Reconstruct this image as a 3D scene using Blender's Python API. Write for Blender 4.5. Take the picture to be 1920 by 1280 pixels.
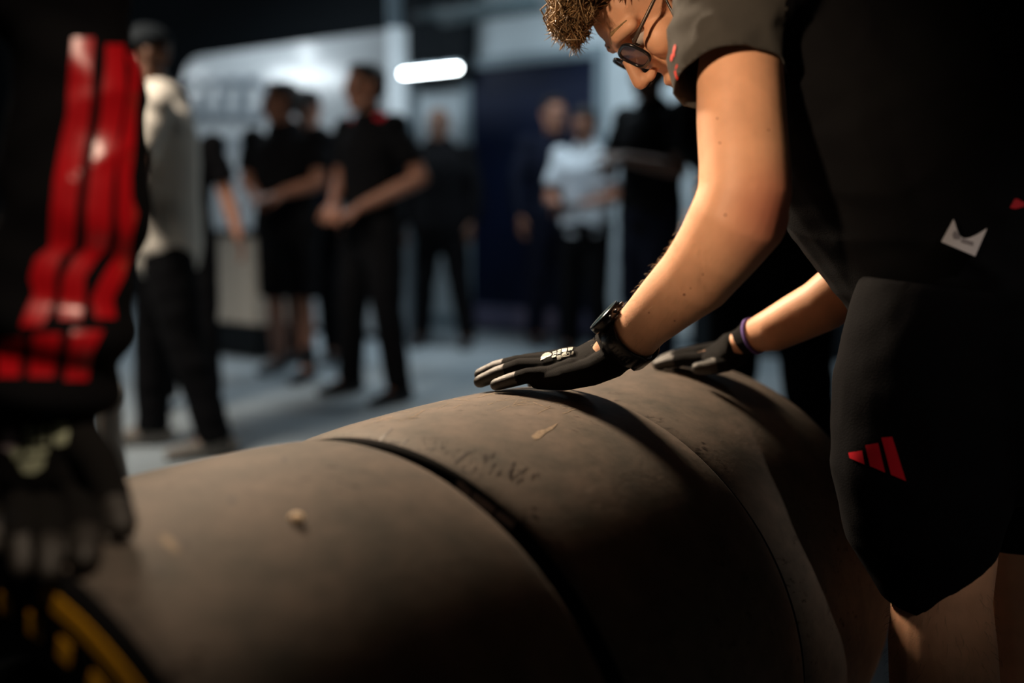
import bpy, bmesh, math, random
from math import sin, cos, pi, radians, atan
from mathutils import Vector, Matrix, noise
from mathutils.bvhtree import BVHTree
V = Vector
random.seed(7)
scn = bpy.context.scene
for o in list(bpy.data.objects):
    bpy.data.objects.remove(o)
COL = scn.collection

# ------------------------------------------------------------------ camera, world, lights, exposure
FPX = 1867.0                      # focal length in pixels of a 1920 wide frame (35 mm lens)
CAMH = 1.02
PITCH = atan(253 / FPX)
cam_d = bpy.data.cameras.new('camera')
cam_d.sensor_width = 36.0
cam_d.lens = 36.0 * FPX / 1920.0
cam_d.clip_start = 0.02
cam_d.dof.use_dof = True
cam_d.dof.focus_distance = 1.27
cam_d.dof.aperture_fstop = 1.25
cam = bpy.data.objects.new('camera', cam_d)
COL.objects.link(cam)
cam.location = (0, 0, CAMH)
cam.rotation_euler = (pi / 2 - PITCH, 0, 0)
scn.camera = cam

YAW = 0.632
EN = V((cos(YAW), -sin(YAW), 0))      # along the back wall, to the right
ED = V((sin(YAW), cos(YAW), 0))       # away from the camera, along the tyre row


def room(e, d, z=0.0):
    return EN * e + ED * d + V((0, 0, z))


world = bpy.data.worlds.new('world')
scn.world = world
world.use_nodes = True
world.node_tree.nodes['Background'].inputs[0].default_value = (0.10, 0.16, 0.22, 1)
world.node_tree.nodes['Background'].inputs[1].default_value = 0.004


def area_light(name, loc, target, size, power, color, size_y=None, spread=180):
    l = bpy.data.lights.new(name, 'AREA')
    l.energy = power
    l.color = color
    l.size = size
    if size_y:
        l.shape = 'RECTANGLE'
        l.size_y = size_y
    l.spread = radians(spread)
    o = bpy.data.objects.new(name, l)
    COL.objects.link(o)
    o.location = loc
    o.rotation_euler = (V(target) - V(loc)).to_track_quat('-Z', 'Y').to_euler()
    return o


area_light('bay_lamp_light', (-1.12, 2.66, 2.33), (0.12, 1.28, 0.90), 0.45, 9.5, (1.0, 0.77, 0.55), 0.45, 38)


def spot_light(name, loc, target, power, color, size, blend, soft):
    d = bpy.data.lights.new(name, 'SPOT')
    d.energy = power
    d.color = color
    d.spot_size = radians(size)
    d.spot_blend = blend
    d.shadow_soft_size = soft
    o = bpy.data.objects.new(name, d)
    COL.objects.link(o)
    o.location = loc
    o.rotation_euler = (V(target) - V(loc)).to_track_quat('-Z', 'Y').to_euler()


spot_light('added_spot_light', (-0.98, -0.15, 1.62), (0.210, 1.20, 1.12), 140, (1.0, 0.70, 0.45), 17, 0.75, 0.08)  # added narrow spot to brighten the mechanic's arm and face, no real fixture
spot_light('added_spot_light', (0.25, -0.10, 2.60), (-0.43, 0.76, 0.87), 84, (1.0, 0.78, 0.58), 19.5, 0.8, 0.05)  # added spot to bring up the red striped sleeve and the glove
spot_light('added_spot_light', (1.00, -0.30, 2.45), (0.555, 1.08, 0.86), 44, (1.0, 0.86, 0.74), 10, 0.8, 0.06)  # added frontal fill for the shorts print and the care tag
area_light('added_aisle_fill', (-2.2, 3.1, 2.95), (-1.55, 4.15, 0.9), 0.8, 20, (1.0, 0.88, 0.74), 0.3, 75)  # added warm fill, narrowed onto the man in the cream shirt
area_light('hall_lamp_light', room(-3.4, 5.3, 3.1), room(-3.4, 5.6, 0), 1.6, 34, (0.78, 0.92, 1.0), 0.4, 150)
area_light('hall_lamp_light', room(-6.4, 4.5, 3.1), room(-6.4, 5.2, 0.8), 1.6, 38, (0.80, 0.92, 1.0), 0.4, 150)

scn.view_settings.view_transform = 'Standard'
scn.view_settings.look = 'None'
scn.view_settings.gamma = 1
scn.view_settings.use_curve_mapping = False
scn.view_settings.exposure = 0.0

# ------------------------------------------------------------------ helpers
CO = V((0, 0, CAMH))
CF = V((0, cos(PITCH), -sin(PITCH)))
CU = V((0, sin(PITCH), cos(PITCH)))
CR = V((1, 0, 0))


def RAY(px, py):
    return CF + CR * ((px - 960) / FPX) - CU * ((py - 640) / FPX)


def P(px, py, y):
    """the point at world distance y that stands at this place in the view"""
    r = RAY(px, py)
    return CO + r * (y / r.y)


def link(o, parent=None):
    COL.objects.link(o)
    if parent is not None:
        o.parent = parent
    return o


def thing(name, label, cat, loc=(0, 0, 0), group=None):
    o = bpy.data.objects.new(name, None)
    link(o)
    o.location = loc
    o.empty_display_size = 0.1
    o['label'] = label
    o['category'] = cat
    if group:
        o['group'] = group
    return o


def tag(o, label=None, cat=None, group=None, kind=None):
    if label: o['label'] = label
    if cat: o['category'] = cat
    if group: o['group'] = group
    if kind: o['kind'] = kind
    return o


class MB:
    """collects closed shells"""
    def __init__(s):
        s.v = []
        s.f = []
        s.m = []

    def add(s, vs, fs, mi=0):
        b = len(s.v)
        s.v += [V(a) for a in vs]
        s.f += [tuple(i + b for i in f) for f in fs]
        s.m += [mi] * len(fs)
        return s

    def loft(s, rings, seg=20, cap=True, dome=True, mi=0):
        """rings: (centre, a_vec, b_vec) ellipses"""
        rs = list(rings)
        if cap and dome:
            def domed(r0, r1):
                c0, a0, b0 = r0
                t = (c0 - r1[0])
                t = t.normalized() if t.length > 1e-9 else V((0, 0, 1))
                k = min(a0.length, b0.length)
                return [(c0 + t * k * sin(q), a0 * cos(q), b0 * cos(q)) for q in (1.35, 1.0, 0.55)]
            rs = domed(rs[0], rs[1]) + rs + domed(rs[-1], rs[-2])[::-1]
        vs, fs = [], []
        for c, a, b in rs:
            for k in range(seg):
                q = 2 * pi * k / seg
                vs.append(c + a * cos(q) + b * sin(q))
        n = len(rs)
        for i in range(n - 1):
            for k in range(seg):
                k2 = (k + 1) % seg
                fs.append((i * seg + k, i * seg + k2, (i + 1) * seg + k2, (i + 1) * seg + k))
        if cap:
            fs.append(tuple(range(seg))[::-1])
            fs.append(tuple((n - 1) * seg + k for k in range(seg)))
        return s.add(vs, fs, mi)

    def tube(s, pts, rad, seg=14, up=None, flat=1.0, cap=True, dome=True, mi=0):
        pts = [V(p) for p in pts]
        if not hasattr(rad, '__len__'):
            rad = [rad] * len(pts)
        rings = []
        ref = V(up) if up is not None else None
        for i, p in enumerate(pts):
            t = (pts[min(i + 1, len(pts) - 1)] - pts[max(i - 1, 0)]).normalized()
            if ref is None:
                ref = t.orthogonal()
            a = (ref - t * ref.dot(t))
            a = a.normalized() if a.length > 1e-6 else t.orthogonal().normalized()
            b = t.cross(a)
            if up is None:
                ref = a
            rings.append((p, a * rad[i], b * rad[i] * flat))
        return s.loft(rings, seg, cap, dome, mi)

    def ell(s, c, r, rot=None, seg=16, mi=0):
        c = V(c)
        R = rot.to_3x3() if rot is not None else Matrix.Identity(3)
        rings = []
        for i in range(1, 10):
            q = pi * i / 10
            rings.append((c + R @ V((0, 0, -cos(q) * r[2])), R @ V((r[0] * sin(q), 0, 0)), R @ V((0, r[1] * sin(q), 0))))
        return s.loft(rings, seg, True, False, mi)

    def box(s, c, h, ax=None, mi=0, bev=0.0):
        """centre, half sizes, axes"""
        c = V(c)
        ax = ax or (V((1, 0, 0)), V((0, 1, 0)), V((0, 0, 1)))
        if bev <= 0:
            vs = [c + ax[0] * h[0] * i + ax[1] * h[1] * j + ax[2] * h[2] * k for k in (-1, 1) for j in (-1, 1) for i in (-1, 1)]
            fs = [(0, 2, 3, 1), (4, 5, 7, 6), (0, 1, 5, 4), (2, 6, 7, 3), (0, 4, 6, 2), (1, 3, 7, 5)]
            return s.add(vs, fs, mi)
        x, y, z = h
        b = min(bev, x, y, z) * 0.999
        out = [(x - b, y, 0), (x, y - b, 0), (x, -y + b, 0), (x - b, -y, 0), (-x + b, -y, 0), (-x, -y + b, 0), (-x, y - b, 0), (-x + b, y, 0)]
        vs = []
        for zz, k in ((-z, 1), (-z + b, 0), (z - b, 0), (z, 1)):
            for (px_, py_, _) in out:
                sx = (abs(px_) - b * k * 0.7) * (1 if px_ > 0 else -1)
                sy = (abs(py_) - b * k * 0.7) * (1 if py_ > 0 else -1)
                vs.append(c + ax[0] * sx + ax[1] * sy + ax[2] * zz)
        fs = []
        for i in range(3):
            for k in range(8):
                k2 = (k + 1) % 8
                fs.append((i * 8 + k, (i + 1) * 8 + k, (i + 1) * 8 + k2, i * 8 + k2))
        fs.append(tuple(range(8)))
        fs.append(tuple(24 + k for k in range(8))[::-1])
        return s.add(vs, fs, mi)

    def mesh(s, name):
        me = bpy.data.meshes.new(name)
        me.from_pydata([tuple(v) for v in s.v], [], s.f)
        me.polygons.foreach_set('material_index', s.m)
        me.update()
        return me


def smooth(me, on=True):
    me.polygons.foreach_set('use_smooth', [on] * len(me.polygons))


def obj(name, mb, mat, parent=None, shade=True, fix=True):
    me = mb.mesh(name) if isinstance(mb, MB) else mb
    if fix:
        bm = bmesh.new()
        bm.from_mesh(me)
        bmesh.ops.recalc_face_normals(bm, faces=bm.faces)
        bm.to_mesh(me)
        bm.free()
    for m in (mat if isinstance(mat, (list, tuple)) else [mat]):
        me.materials.append(m)
    smooth(me, shade)
    o = bpy.data.objects.new(name, me)
    link(o, parent)
    if parent is not None:
        o.matrix_parent_inverse = Matrix.Translation(parent.location).inverted()
    return o


def bake(mb, voxel, it=4, fac=0.5, name='mesh', dec=None):
    """one continuous surface out of overlapping closed shells"""
    me = mb.mesh('tmp')
    bm = bmesh.new(); bm.from_mesh(me)
    bmesh.ops.recalc_face_normals(bm, faces=bm.faces)
    bm.to_mesh(me); bm.free()
    o = bpy.data.objects.new('tmp', me)
    COL.objects.link(o)
    r = o.modifiers.new('r', 'REMESH'); r.mode = 'VOXEL'; r.voxel_size = voxel; r.adaptivity = 0
    if it:
        q = o.modifiers.new('s', 'SMOOTH'); q.factor = fac; q.iterations = it
    if dec:
        dd = o.modifiers.new('d', 'DECIMATE'); dd.ratio = dec
    dg = bpy.context.evaluated_depsgraph_get()
    out = bpy.data.meshes.new_from_object(o.evaluated_get(dg))
    out.name = name
    bpy.data.objects.remove(o)
    bpy.data.meshes.remove(me)
    return out


def cut_plane(me, cuts, thick=0.0016):
    """cut cloth open along planes: (point, outward normal, which faces)"""
    bm = bmesh.new(); bm.from_mesh(me)
    for (p, n_, pick) in cuts:
        fs = [f for f in bm.faces if pick(f.calc_center_median())]
        g = set(fs)
        for f in fs:
            g.update(f.edges); g.update(f.verts)
        bmesh.ops.bisect_plane(bm, geom=list(g), plane_co=p, plane_no=n_, clear_outer=False)
        dead = [f for f in bm.faces if pick(f.calc_center_median()) and (f.calc_center_median() - p).dot(n_) > 0]
        bmesh.ops.delete(bm, geom=dead, context='FACES')
    bm.normal_update()
    bmesh.ops.solidify(bm, geom=bm.faces[:], thickness=thick)
    bm.to_mesh(me); bm.free()
    return me


def wrinkle(me, fn):
    me.update()
    ns = [v.normal.copy() for v in me.vertices]
    for v, n in zip(me.vertices, ns):
        v.co = v.co + n * fn(v.co, n)
    me.update()
    return me


def bvh(o):
    me = o.data
    M = o.matrix_basis if o.parent is None else Matrix.Identity(4)
    return BVHTree.FromPolygons([v.co.copy() for v in me.vertices], [tuple(p.vertices) for p in me.polygons])


def decal(name, tree, polys, mat, parent, lift=0.0006, sub=3, thick=0.0004, pitch=None):
    """flat print that follows the surface under it: polygons are fanned into small triangles and laid on the surface"""
    bm = bmesh.new()
    for poly in polys:
        c = (sum(p[0] for p in poly) / len(poly), sum(p[1] for p in poly) / len(poly))
        f = bm.faces.new([bm.verts.new((p[0], p[1], 0)) for p in poly])
    bmesh.ops.triangulate(bm, faces=bm.faces[:])
    for _ in range(sub):
        long = [e for e in bm.edges if e.calc_length() > (pitch or 6)]
        if not long: break
        bmesh.ops.subdivide_edges(bm, edges=long, cuts=1)
        bmesh.ops.triangulate(bm, faces=bm.faces[:])
    bad = []
    for v in bm.verts:
        r = RAY(v.co.x, v.co.y).normalized()
        hit, nrm, i, dist = tree.ray_cast(CO, r)
        if hit is None:
            bad.append(v)
            continue
        if nrm.dot(r) > 0: nrm = -nrm
        v.co = hit + nrm * lift
    bmesh.ops.delete(bm, geom=bad, context='VERTS')
    bm.normal_update()
    bm.faces.ensure_lookup_table()
    if bm.faces and bm.faces[0].normal.dot(bm.faces[0].calc_center_median() - CO) > 0:
        bmesh.ops.reverse_faces(bm, faces=bm.faces[:])
    me = bpy.data.meshes.new(name)
    bm.to_mesh(me); bm.free()
    o = obj(name, me, mat, parent, True, False)
    return o


# ------------------------------------------------------------------ materials
MATS = {}


def mat(name, col, rough=0.6, spec=0.5, metal=0.0, var=0.0, scale=8.0, bump=0.0, bscale=60.0, sss=0.0, emit=None, estr=0.0,
        coat=0.0, alpha=1.0, trans=0.0, sheen=0.0, col2=None, detail=4.0):
    if name in MATS:
        return MATS[name]
    m = bpy.data.materials.new(name)
    m.use_nodes = True
    nt = m.node_tree
    b = nt.nodes['Principled BSDF']
    I = b.inputs
    I['Base Color'].default_value = (*col, 1)
    I['Roughness'].default_value = rough
    I['Specular IOR Level'].default_value = spec
    I['Metallic'].default_value = metal
    I['Coat Weight'].default_value = coat
    I['Alpha'].default_value = alpha
    I['Transmission Weight'].default_value = trans
    I['Sheen Weight'].default_value = sheen
    if sss:
        I['Subsurface Weight'].default_value = sss
        I['Subsurface Radius'].default_value = (1.0, 0.35, 0.2)
        I['Subsurface Scale'].default_value = 0.006
    if emit:
        I['Emission Color'].default_value = (*emit, 1)
        I['Emission Strength'].default_value = estr
    tc = nt.nodes.new('ShaderNodeTexCoord')
    if var or col2:
        n = nt.nodes.new('ShaderNodeTexNoise')
        n.inputs['Scale'].default_value = scale
        n.inputs['Detail'].default_value = detail
        nt.links.new(tc.outputs['Object'], n.inputs['Vector'])
        r = nt.nodes.new('ShaderNodeValToRGB')
        c2 = col2 or tuple(c * (1 + var) for c in col)
        c1 = col if col2 else tuple(c * (1 - var) for c in col)
        r.color_ramp.elements[0].position = 0.35
        r.color_ramp.elements[1].position = 0.65
        r.color_ramp.elements[0].color = (*c1, 1)
        r.color_ramp.elements[1].color = (*c2, 1)
        nt.links.new(n.outputs['Fac'], r.inputs['Fac'])
        nt.links.new(r.outputs['Color'], I['Base Color'])
    if bump:
        n = nt.nodes.new('ShaderNodeTexNoise')
        n.inputs['Scale'].default_value = bscale
        n.inputs['Detail'].default_value = 3
        nt.links.new(tc.outputs['Object'], n.inputs['Vector'])
        bp = nt.nodes.new('ShaderNodeBump')
        bp.inputs['Strength'].default_value = bump
        bp.inputs['Distance'].default_value = 0.002
        nt.links.new(n.outputs['Fac'], bp.inputs['Height'])
        nt.links.new(bp.outputs['Normal'], I['Normal'])
    MATS[name] = m
    return m


def skin_mat(name, base, red, spots=()):
    """skin: a base tone, blotchy variation and redder places (elbow, knuckles, nose) given as (point, radius)"""
    m = mat(name, base, 0.5, 0.35, sss=0.12, var=0.07, scale=30, bump=0.12, bscale=420)
    nt = m.node_tree
    b = nt.nodes['Principled BSDF']
    prev = b.inputs['Base Color'].links[0].from_socket
    tc = [n for n in nt.nodes if n.type == 'TEX_COORD'][0]
    for (p, r) in spots:
        d = nt.nodes.new('ShaderNodeVectorMath'); d.operation = 'DISTANCE'
        d.inputs[1].default_value = p
        nt.links.new(tc.outputs['Object'], d.inputs[0])
        mr = nt.nodes.new('ShaderNodeMapRange'); mr.interpolation_type = 'SMOOTHSTEP'
        mr.inputs['From Min'].default_value = 0
        mr.inputs['From Max'].default_value = r
        mr.inputs['To Min'].default_value = 0.85
        mr.inputs['To Max'].default_value = 0
        nt.links.new(d.outputs['Value'], mr.inputs['Value'])
        mx = nt.nodes.new('ShaderNodeMix'); mx.data_type = 'RGBA'
        mx.inputs['B'].default_value = (*red, 1)
        nt.links.new(mr.outputs['Result'], mx.inputs['Factor'])
        nt.links.new(prev, mx.inputs['A'])
        prev = mx.outputs['Result']
    nt.links.new(prev, b.inputs['Base Color'])
    return m


def rubber_mat():
    """worn slick rubber: brown grey pick-up, scuffs and scratches"""
    m = bpy.data.materials.new('worn_rubber')
    m.use_nodes = True
    nt = m.node_tree
    L = nt.links.new
    b = nt.nodes['Principled BSDF']
    tc = nt.nodes.new('ShaderNodeTexCoord')
    def nz(scale, detail, rough=0.5, vec=None):
        n = nt.nodes.new('ShaderNodeTexNoise')
        n.inputs['Scale'].default_value = scale
        n.inputs['Detail'].default_value = detail
        n.inputs['Roughness'].default_value = rough
        L(vec or tc.outputs['Object'], n.inputs['Vector'])
        return n
    def ramp(src, p0, p1, c0, c1):
        r = nt.nodes.new('ShaderNodeValToRGB')
        r.color_ramp.elements[0].position = p0
        r.color_ramp.elements[1].position = p1
        r.color_ramp.elements[0].color = (*c0, 1)
        r.color_ramp.elements[1].color = (*c1, 1)
        L(src, r.inputs['Fac'])
        return r
    base = ramp(nz(16, 10, 0.68).outputs['Fac'], 0.30, 0.70, (0.078, 0.074, 0.064), (0.178, 0.142, 0.118))
    # thin scratches: stretched noise
    mp = nt.nodes.new('ShaderNodeMapping')
    mp.inputs['Scale'].default_value = (26, 150, 60)
    mp.inputs['Rotation'].default_value = (0.3, 0.5, 0.9)
    L(tc.outputs['Object'], mp.inputs['Vector'])
    scr = ramp(nz(1.0, 5, 0.75, mp.outputs['Vector']).outputs['Fac'], 0.66, 0.74, (0, 0, 0), (1, 1, 1))
    area = ramp(nz(9, 2).outputs['Fac'], 0.52, 0.66, (0, 0, 0), (1, 1, 1))
    mul = nt.nodes.new('ShaderNodeMath'); mul.operation = 'MULTIPLY'
    L(scr.outputs['Color'], mul.inputs[0]); L(area.outputs['Color'], mul.inputs[1])
    m1 = nt.nodes.new('ShaderNodeMix'); m1.data_type = 'RGBA'
    L(mul.outputs[0], m1.inputs['Factor'])
    L(base.outputs['Color'], m1.inputs['A'])
    m1.inputs['B'].default_value = (0.30, 0.20, 0.12, 1)
    # dark graining
    mp2 = nt.nodes.new('ShaderNodeMapping')
    mp2.inputs['Scale'].default_value = (30, 60, 90)
    L(tc.outputs['Object'], mp2.inputs['Vector'])
    gr = ramp(nz(1.0, 4, 0.6, mp2.outputs['Vector']).outputs['Fac'], 0.30, 0.42, (1, 1, 1), (0, 0, 0))
    area2 = ramp(nz(6, 2).outputs['Fac'], 0.50, 0.60, (0, 0, 0), (1, 1, 1))
    mul2 = nt.nodes.new('ShaderNodeMath'); mul2.operation = 'MULTIPLY'
    L(gr.outputs['Color'], mul2.inputs[0]); L(area2.outputs['Color'], mul2.inputs[1])
    m2 = nt.nodes.new('ShaderNodeMix'); m2.data_type = 'RGBA'
    L(mul2.outputs[0], m2.inputs['Factor'])
    L(m1.outputs['Result'], m2.inputs['A'])
    m2.inputs['B'].default_value = (0.028, 0.022, 0.019, 1)
    L(m2.outputs['Result'], b.inputs['Base Color'])
    b.inputs['Roughness'].default_value = 0.66
    b.inputs['Specular IOR Level'].default_value = 0.16
    bp = nt.nodes.new('ShaderNodeBump')
    bp.inputs['Strength'].default_value = 0.35
    bp.inputs['Distance'].default_value = 0.0015
    L(nz(55, 6, 0.65).outputs['Fac'], bp.inputs['Height'])
    L(bp.outputs['Normal'], b.inputs['Normal'])
    return m


M_rub = rubber_mat()
M_side = mat('sidewall_rubber', (0.008, 0.008, 0.009), 0.8, 0.1, var=0.2, scale=30)
M_rim = mat('rim_black', (0.015, 0.015, 0.016), 0.35, 0.5, metal=0.6)
M_yel = mat('marking_yellow', (0.85, 0.42, 0.015), 0.5, 0.4)
M_steel = mat('dark_steel', (0.05, 0.05, 0.055), 0.4, 0.5, metal=0.8)
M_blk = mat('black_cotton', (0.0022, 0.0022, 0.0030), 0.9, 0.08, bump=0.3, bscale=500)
M_blk2 = mat('black_fabric', (0.0045, 0.0045, 0.0055), 0.9, 0.08, bump=0.2, bscale=300)
M_navy = mat('navy_fabric', (0.004, 0.006, 0.016), 0.9, 0.15)
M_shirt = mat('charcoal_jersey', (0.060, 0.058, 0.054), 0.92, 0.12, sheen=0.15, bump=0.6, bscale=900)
M_jersey_shade = mat('black_jersey_shade', (0.0045, 0.0048, 0.006), 0.92, 0.10, bump=0.4, bscale=700)
M_red = mat('red_print', (0.62, 0.008, 0.022), 0.5, 0.4)
M_satin = mat('red_satin_stripe', (0.55, 0.006, 0.012), 0.30, 0.6)
M_glove = mat('glove_knit', (0.0085, 0.008, 0.0078), 0.9, 0.15, bump=0.6, bscale=1400)
M_coat = mat('glove_coating', (0.030, 0.027, 0.024), 0.46, 0.5, bump=0.35, bscale=900)
M_white = mat('white_print', (0.80, 0.82, 0.74), 0.6, 0.3)
M_skin = skin_mat('skin_light', (0.74, 0.40, 0.245), (0.66, 0.20, 0.135), [(P(1462, 405, 1.10), 0.085), (P(1207, 150, 1.30), 0.045)])
M_skin2 = skin_mat('skin_tan', (0.30, 0.135, 0.085), (0.3, 0.11, 0.07))
M_skin3 = skin_mat('skin_brown', (0.14, 0.07, 0.045), (0.14, 0.06, 0.04))
M_cream = mat('cream_cotton', (0.66, 0.60, 0.52), 0.9, 0.15)
M_wht = mat('white_cotton', (0.58, 0.63, 0.68), 0.9, 0.15)
M_hair = mat('brown_hair', (0.30, 0.19, 0.09), 0.5, 0.4, var=0.45, scale=70)
M_dhair = mat('dark_hair', (0.012, 0.009, 0.008), 0.6, 0.3)
M_eye = mat('eye_white', (0.55, 0.52, 0.5), 0.2, 0.5)
M_iris = mat('eye_dark', (0.02, 0.015, 0.012), 0.15, 0.5)
M_gblk = mat('black_plastic', (0.010, 0.010, 0.012), 0.25, 0.5)
M_glass = mat('lens_glass', (0.10, 0.06, 0.09), 0.05, 0.5, alpha=0.55)
M_wall = mat('wall_paint', (0.56, 0.63, 0.67), 0.7, 0.3, var=0.04, scale=2)
M_part = mat('glossy_white_panel', (0.36, 0.375, 0.385), 0.13, 0.7, var=0.02, scale=2)
M_column = mat('white_column_paint', (0.62, 0.66, 0.69), 0.5, 0.4)
M_dark = mat('black_paint', (0.006, 0.009, 0.012), 0.8, 0.2)
M_door = mat('blue_door_paint', (0.002, 0.007, 0.030), 0.55, 0.3, var=0.1, scale=3)
M_frame = mat('grey_frame', (0.22, 0.28, 0.32), 0.5, 0.4)
M_floor = mat('grey_floor_paint', (0.30, 0.345, 0.375), 0.42, 0.45, var=0.06, scale=1.6, bump=0.05, bscale=40)
M_emblem = mat('grey_emblem', (0.10, 0.12, 0.14), 0.35, 0.5)
M_tube = mat('led_tube', (1, 1, 1), 0.4, emit=(0.86, 0.96, 1.0), estr=22)
M_shoe = mat('black_shoe', (0.008, 0.008, 0.010), 0.6, 0.3)
M_gshoe = mat('grey_sneaker', (0.20, 0.18, 0.16), 0.7, 0.3, var=0.3, scale=20)
M_paper = mat('paper_white', (0.80, 0.76, 0.68), 0.7, 0.2)
M_purple = mat('purple_cuff', (0.16, 0.10, 0.32), 0.8, 0.2)
M_tag = mat('tag_white', (0.80, 0.76, 0.78), 0.7, 0.2)
M_tagp = mat('tag_print', (0.34, 0.31, 0.33), 0.8, 0.2)
M_mole = mat('mole_brown', (0.22, 0.075, 0.04), 0.6, 0.2)

# ------------------------------------------------------------------ the room
AX = (EN, ED, V((0, 0, 1)))


def slab(name, e0, e1, d0, d1, z0, z1, m, parent=None, label=None, kind='structure', bev=0.0):
    mb = MB().box(room((e0 + e1) / 2, (d0 + d1) / 2, (z0 + z1) / 2), ((e1 - e0) / 2, (d1 - d0) / 2, (z1 - z0) / 2), AX, 0, bev)
    o = obj(name, mb, m, parent, False)
    if kind and parent is None: o['kind'] = kind
    if label: o['label'] = label
    return o


def edge(px, d, py=400):
    """distance along the wall of the view column px on the plane at distance d"""
    r = RAY(px, py)
    k = (d - CO.dot(ED)) / r.dot(ED)
    q = CO + r * k
    return q.dot(EN), q.z


E0, E1, D0, D1, HC = -13.0, 4.5, -3.0, 6.5, 3.3
slab('floor', E0, E1, D0, D1 + 0.2, -0.1, 0, M_floor, label='smooth blue grey painted garage floor')
slab('ceiling', E0, E1, D0, D1 + 0.2, HC, HC + 0.1, M_dark, label='black ceiling of the garage')
eW = edge(1300, D1)[0]
slab('wall_back', -5.75, eW, D1, D1 + 0.12, 0, HC, M_wall, label='pale blue grey wall behind the onlookers')
slab('wall_back_dark', E0, -5.75, D1, D1 + 0.12, 0, HC, M_dark, label='black wall behind the white partition')
slab('wall_back_right', eW, E1, D1, D1 + 0.12, 0, HC, M_dark, label='black end of the back wall behind the leaning mechanic')
slab('wall_left', E0 - 0.1, E0, D0, D1, 0, HC, M_dark, label='black left wall of the garage')
slab('wall_right', E1, E1 + 0.1, D0, D1, 0, HC, M_dark, label='black right wall of the garage')
slab('wall_front', E0, E1, D0 - 0.1, D0, 0, HC, M_dark, label='black wall behind the photographer')


eD0 = edge(893, D1)[0]
eD1 = edge(1121, D1)[0]
zD = edge(893, D1, 132)[1]
door = thing('door_1', 'dark blue door in the pale wall behind the man in white', 'door', room((eD0 + eD1) / 2, D1, 0))
door['kind'] = 'structure'
slab('door_leaf', eD0, eD1, D1 - 0.05, D1 - 0.002, 0.02, zD, M_door, door)
slab('kick_plate', eD0 + 0.03, eD1 - 0.03, D1 - 0.056, D1 - 0.051, 0.04, 0.22, mat('kick_plate_mauve', (0.16, 0.15, 0.24), 0.4, 0.5), door, 'pale mauve kick plate')
slab('door_frame', eD0 - 0.08, eD0, D1 - 0.07, D1 - 0.002, 0, zD + 0.08, M_frame, door)
slab('door_frame', eD1, eD1 + 0.05, D1 - 0.07, D1 - 0.002, 0, zD + 0.08, M_frame, door)
slab('door_frame', eD0, eD1, D1 - 0.07, D1 - 0.002, zD, zD + 0.08, M_frame, door)
hb = MB().tube([room(eD0 + 0.09, D1 - 0.05, 1.03), room(eD0 + 0.09, D1 - 0.10, 1.03), room(eD0 + 0.20, D1 - 0.10, 1.03)], 0.010, 10)
obj('door_handle', hb, M_steel, door)
# dark bulkhead over the wall left of the door, and a service tray under the ceiling
eB = edge(884, D1 - 0.1)[0]
slab('trim_1', -5.75, eB, D1 - 0.14, D1 - 0.002, edge(830, D1 - 0.1, 152)[1], HC, M_dark, label='black bulkhead above the pale wall left of the door')
eS = edge(776, D1 - 0.03)[0]
slab('trim_2', eS - 0.1, eS + 0.02, D1 - 0.06, D1 - 0.002, 0, 2.3, M_frame, label='narrow grey upright strip on the pale wall beside the column')
slab('baseboard_back', eS + 0.02, eD0 - 0.08, D1 - 0.025, D1 - 0.002, 0, 0.10, M_frame, label='grey skirting along the pale wall')
slab('baseboard_right', eD1 + 0.05, eW, D1 - 0.025, D1 - 0.002, 0, 0.10, M_frame, label='grey skirting right of the blue door')
tr = thing('cable_tray', 'dark cable tray under the ceiling left of the grey wall', 'cable tray', room(-4.6, 5.9, 2.45))
for k in range(2):
    obj('rail', MB().box(room(-4.55, 5.75 + 0.3 * k, 2.42), (0.55, 0.015, 0.03), AX), mat('tray_metal', (0.05, 0.075, 0.085), 0.5, 0.4), tr, False)
for k in range(6):
    obj('rung', MB().box(room(-5.0 + 0.18 * k, 5.9, 2.40), (0.012, 0.15, 0.008), AX), MATS['tray_metal'], tr, False)
for k in range(2):
    obj('hanger_rod', MB().tube([room(-5.0 + 0.9 * k, 5.9, 2.39), room(-5.0 + 0.9 * k, 5.9, HC)], 0.006, 8), MATS['tray_metal'], tr)

# white partition with emblem
DP = 5.52
pL, _ = edge(352, DP); pR, _ = edge(735, DP)
zP = edge(735, DP, 55)[1]
part = thing('display_partition', 'glossy white partition wall with ring emblem behind the onlookers', 'partition', room((pL + pR) / 2, DP, 0))
mb = MB()
prof = []
rc = 0.25
W2, H2 = (pR - pL) / 2, zP
for q in range(7):
    a = pi / 2 + (pi / 2) * q / 6
    prof.append((-W2 + rc + rc * cos(a), H2 - rc + rc * sin(a)))
prof += [(-W2, 0.06), (W2, 0.06), (W2, H2)]
cP = room((pL + pR) / 2, DP, 0)
vs = [cP + EN * x + ED * y + V((0, 0, z)) for y in (0, 0.10) for (x, z) in prof]
n = len(prof)
fs = [tuple(range(n)), tuple(range(n, 2 * n))[::-1]] + [(k, k + n, (k + 1) % n + n, (k + 1) % n) for k in range(n)]
mb.add(vs, fs)
obj('panel', mb, M_part, part, False)
obj('plinth', MB().box(cP + ED * 0.05 + V((0, 0, 0.03)), (W2 - 0.02, 0.04, 0.03), AX), M_dark, part, False)
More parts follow.
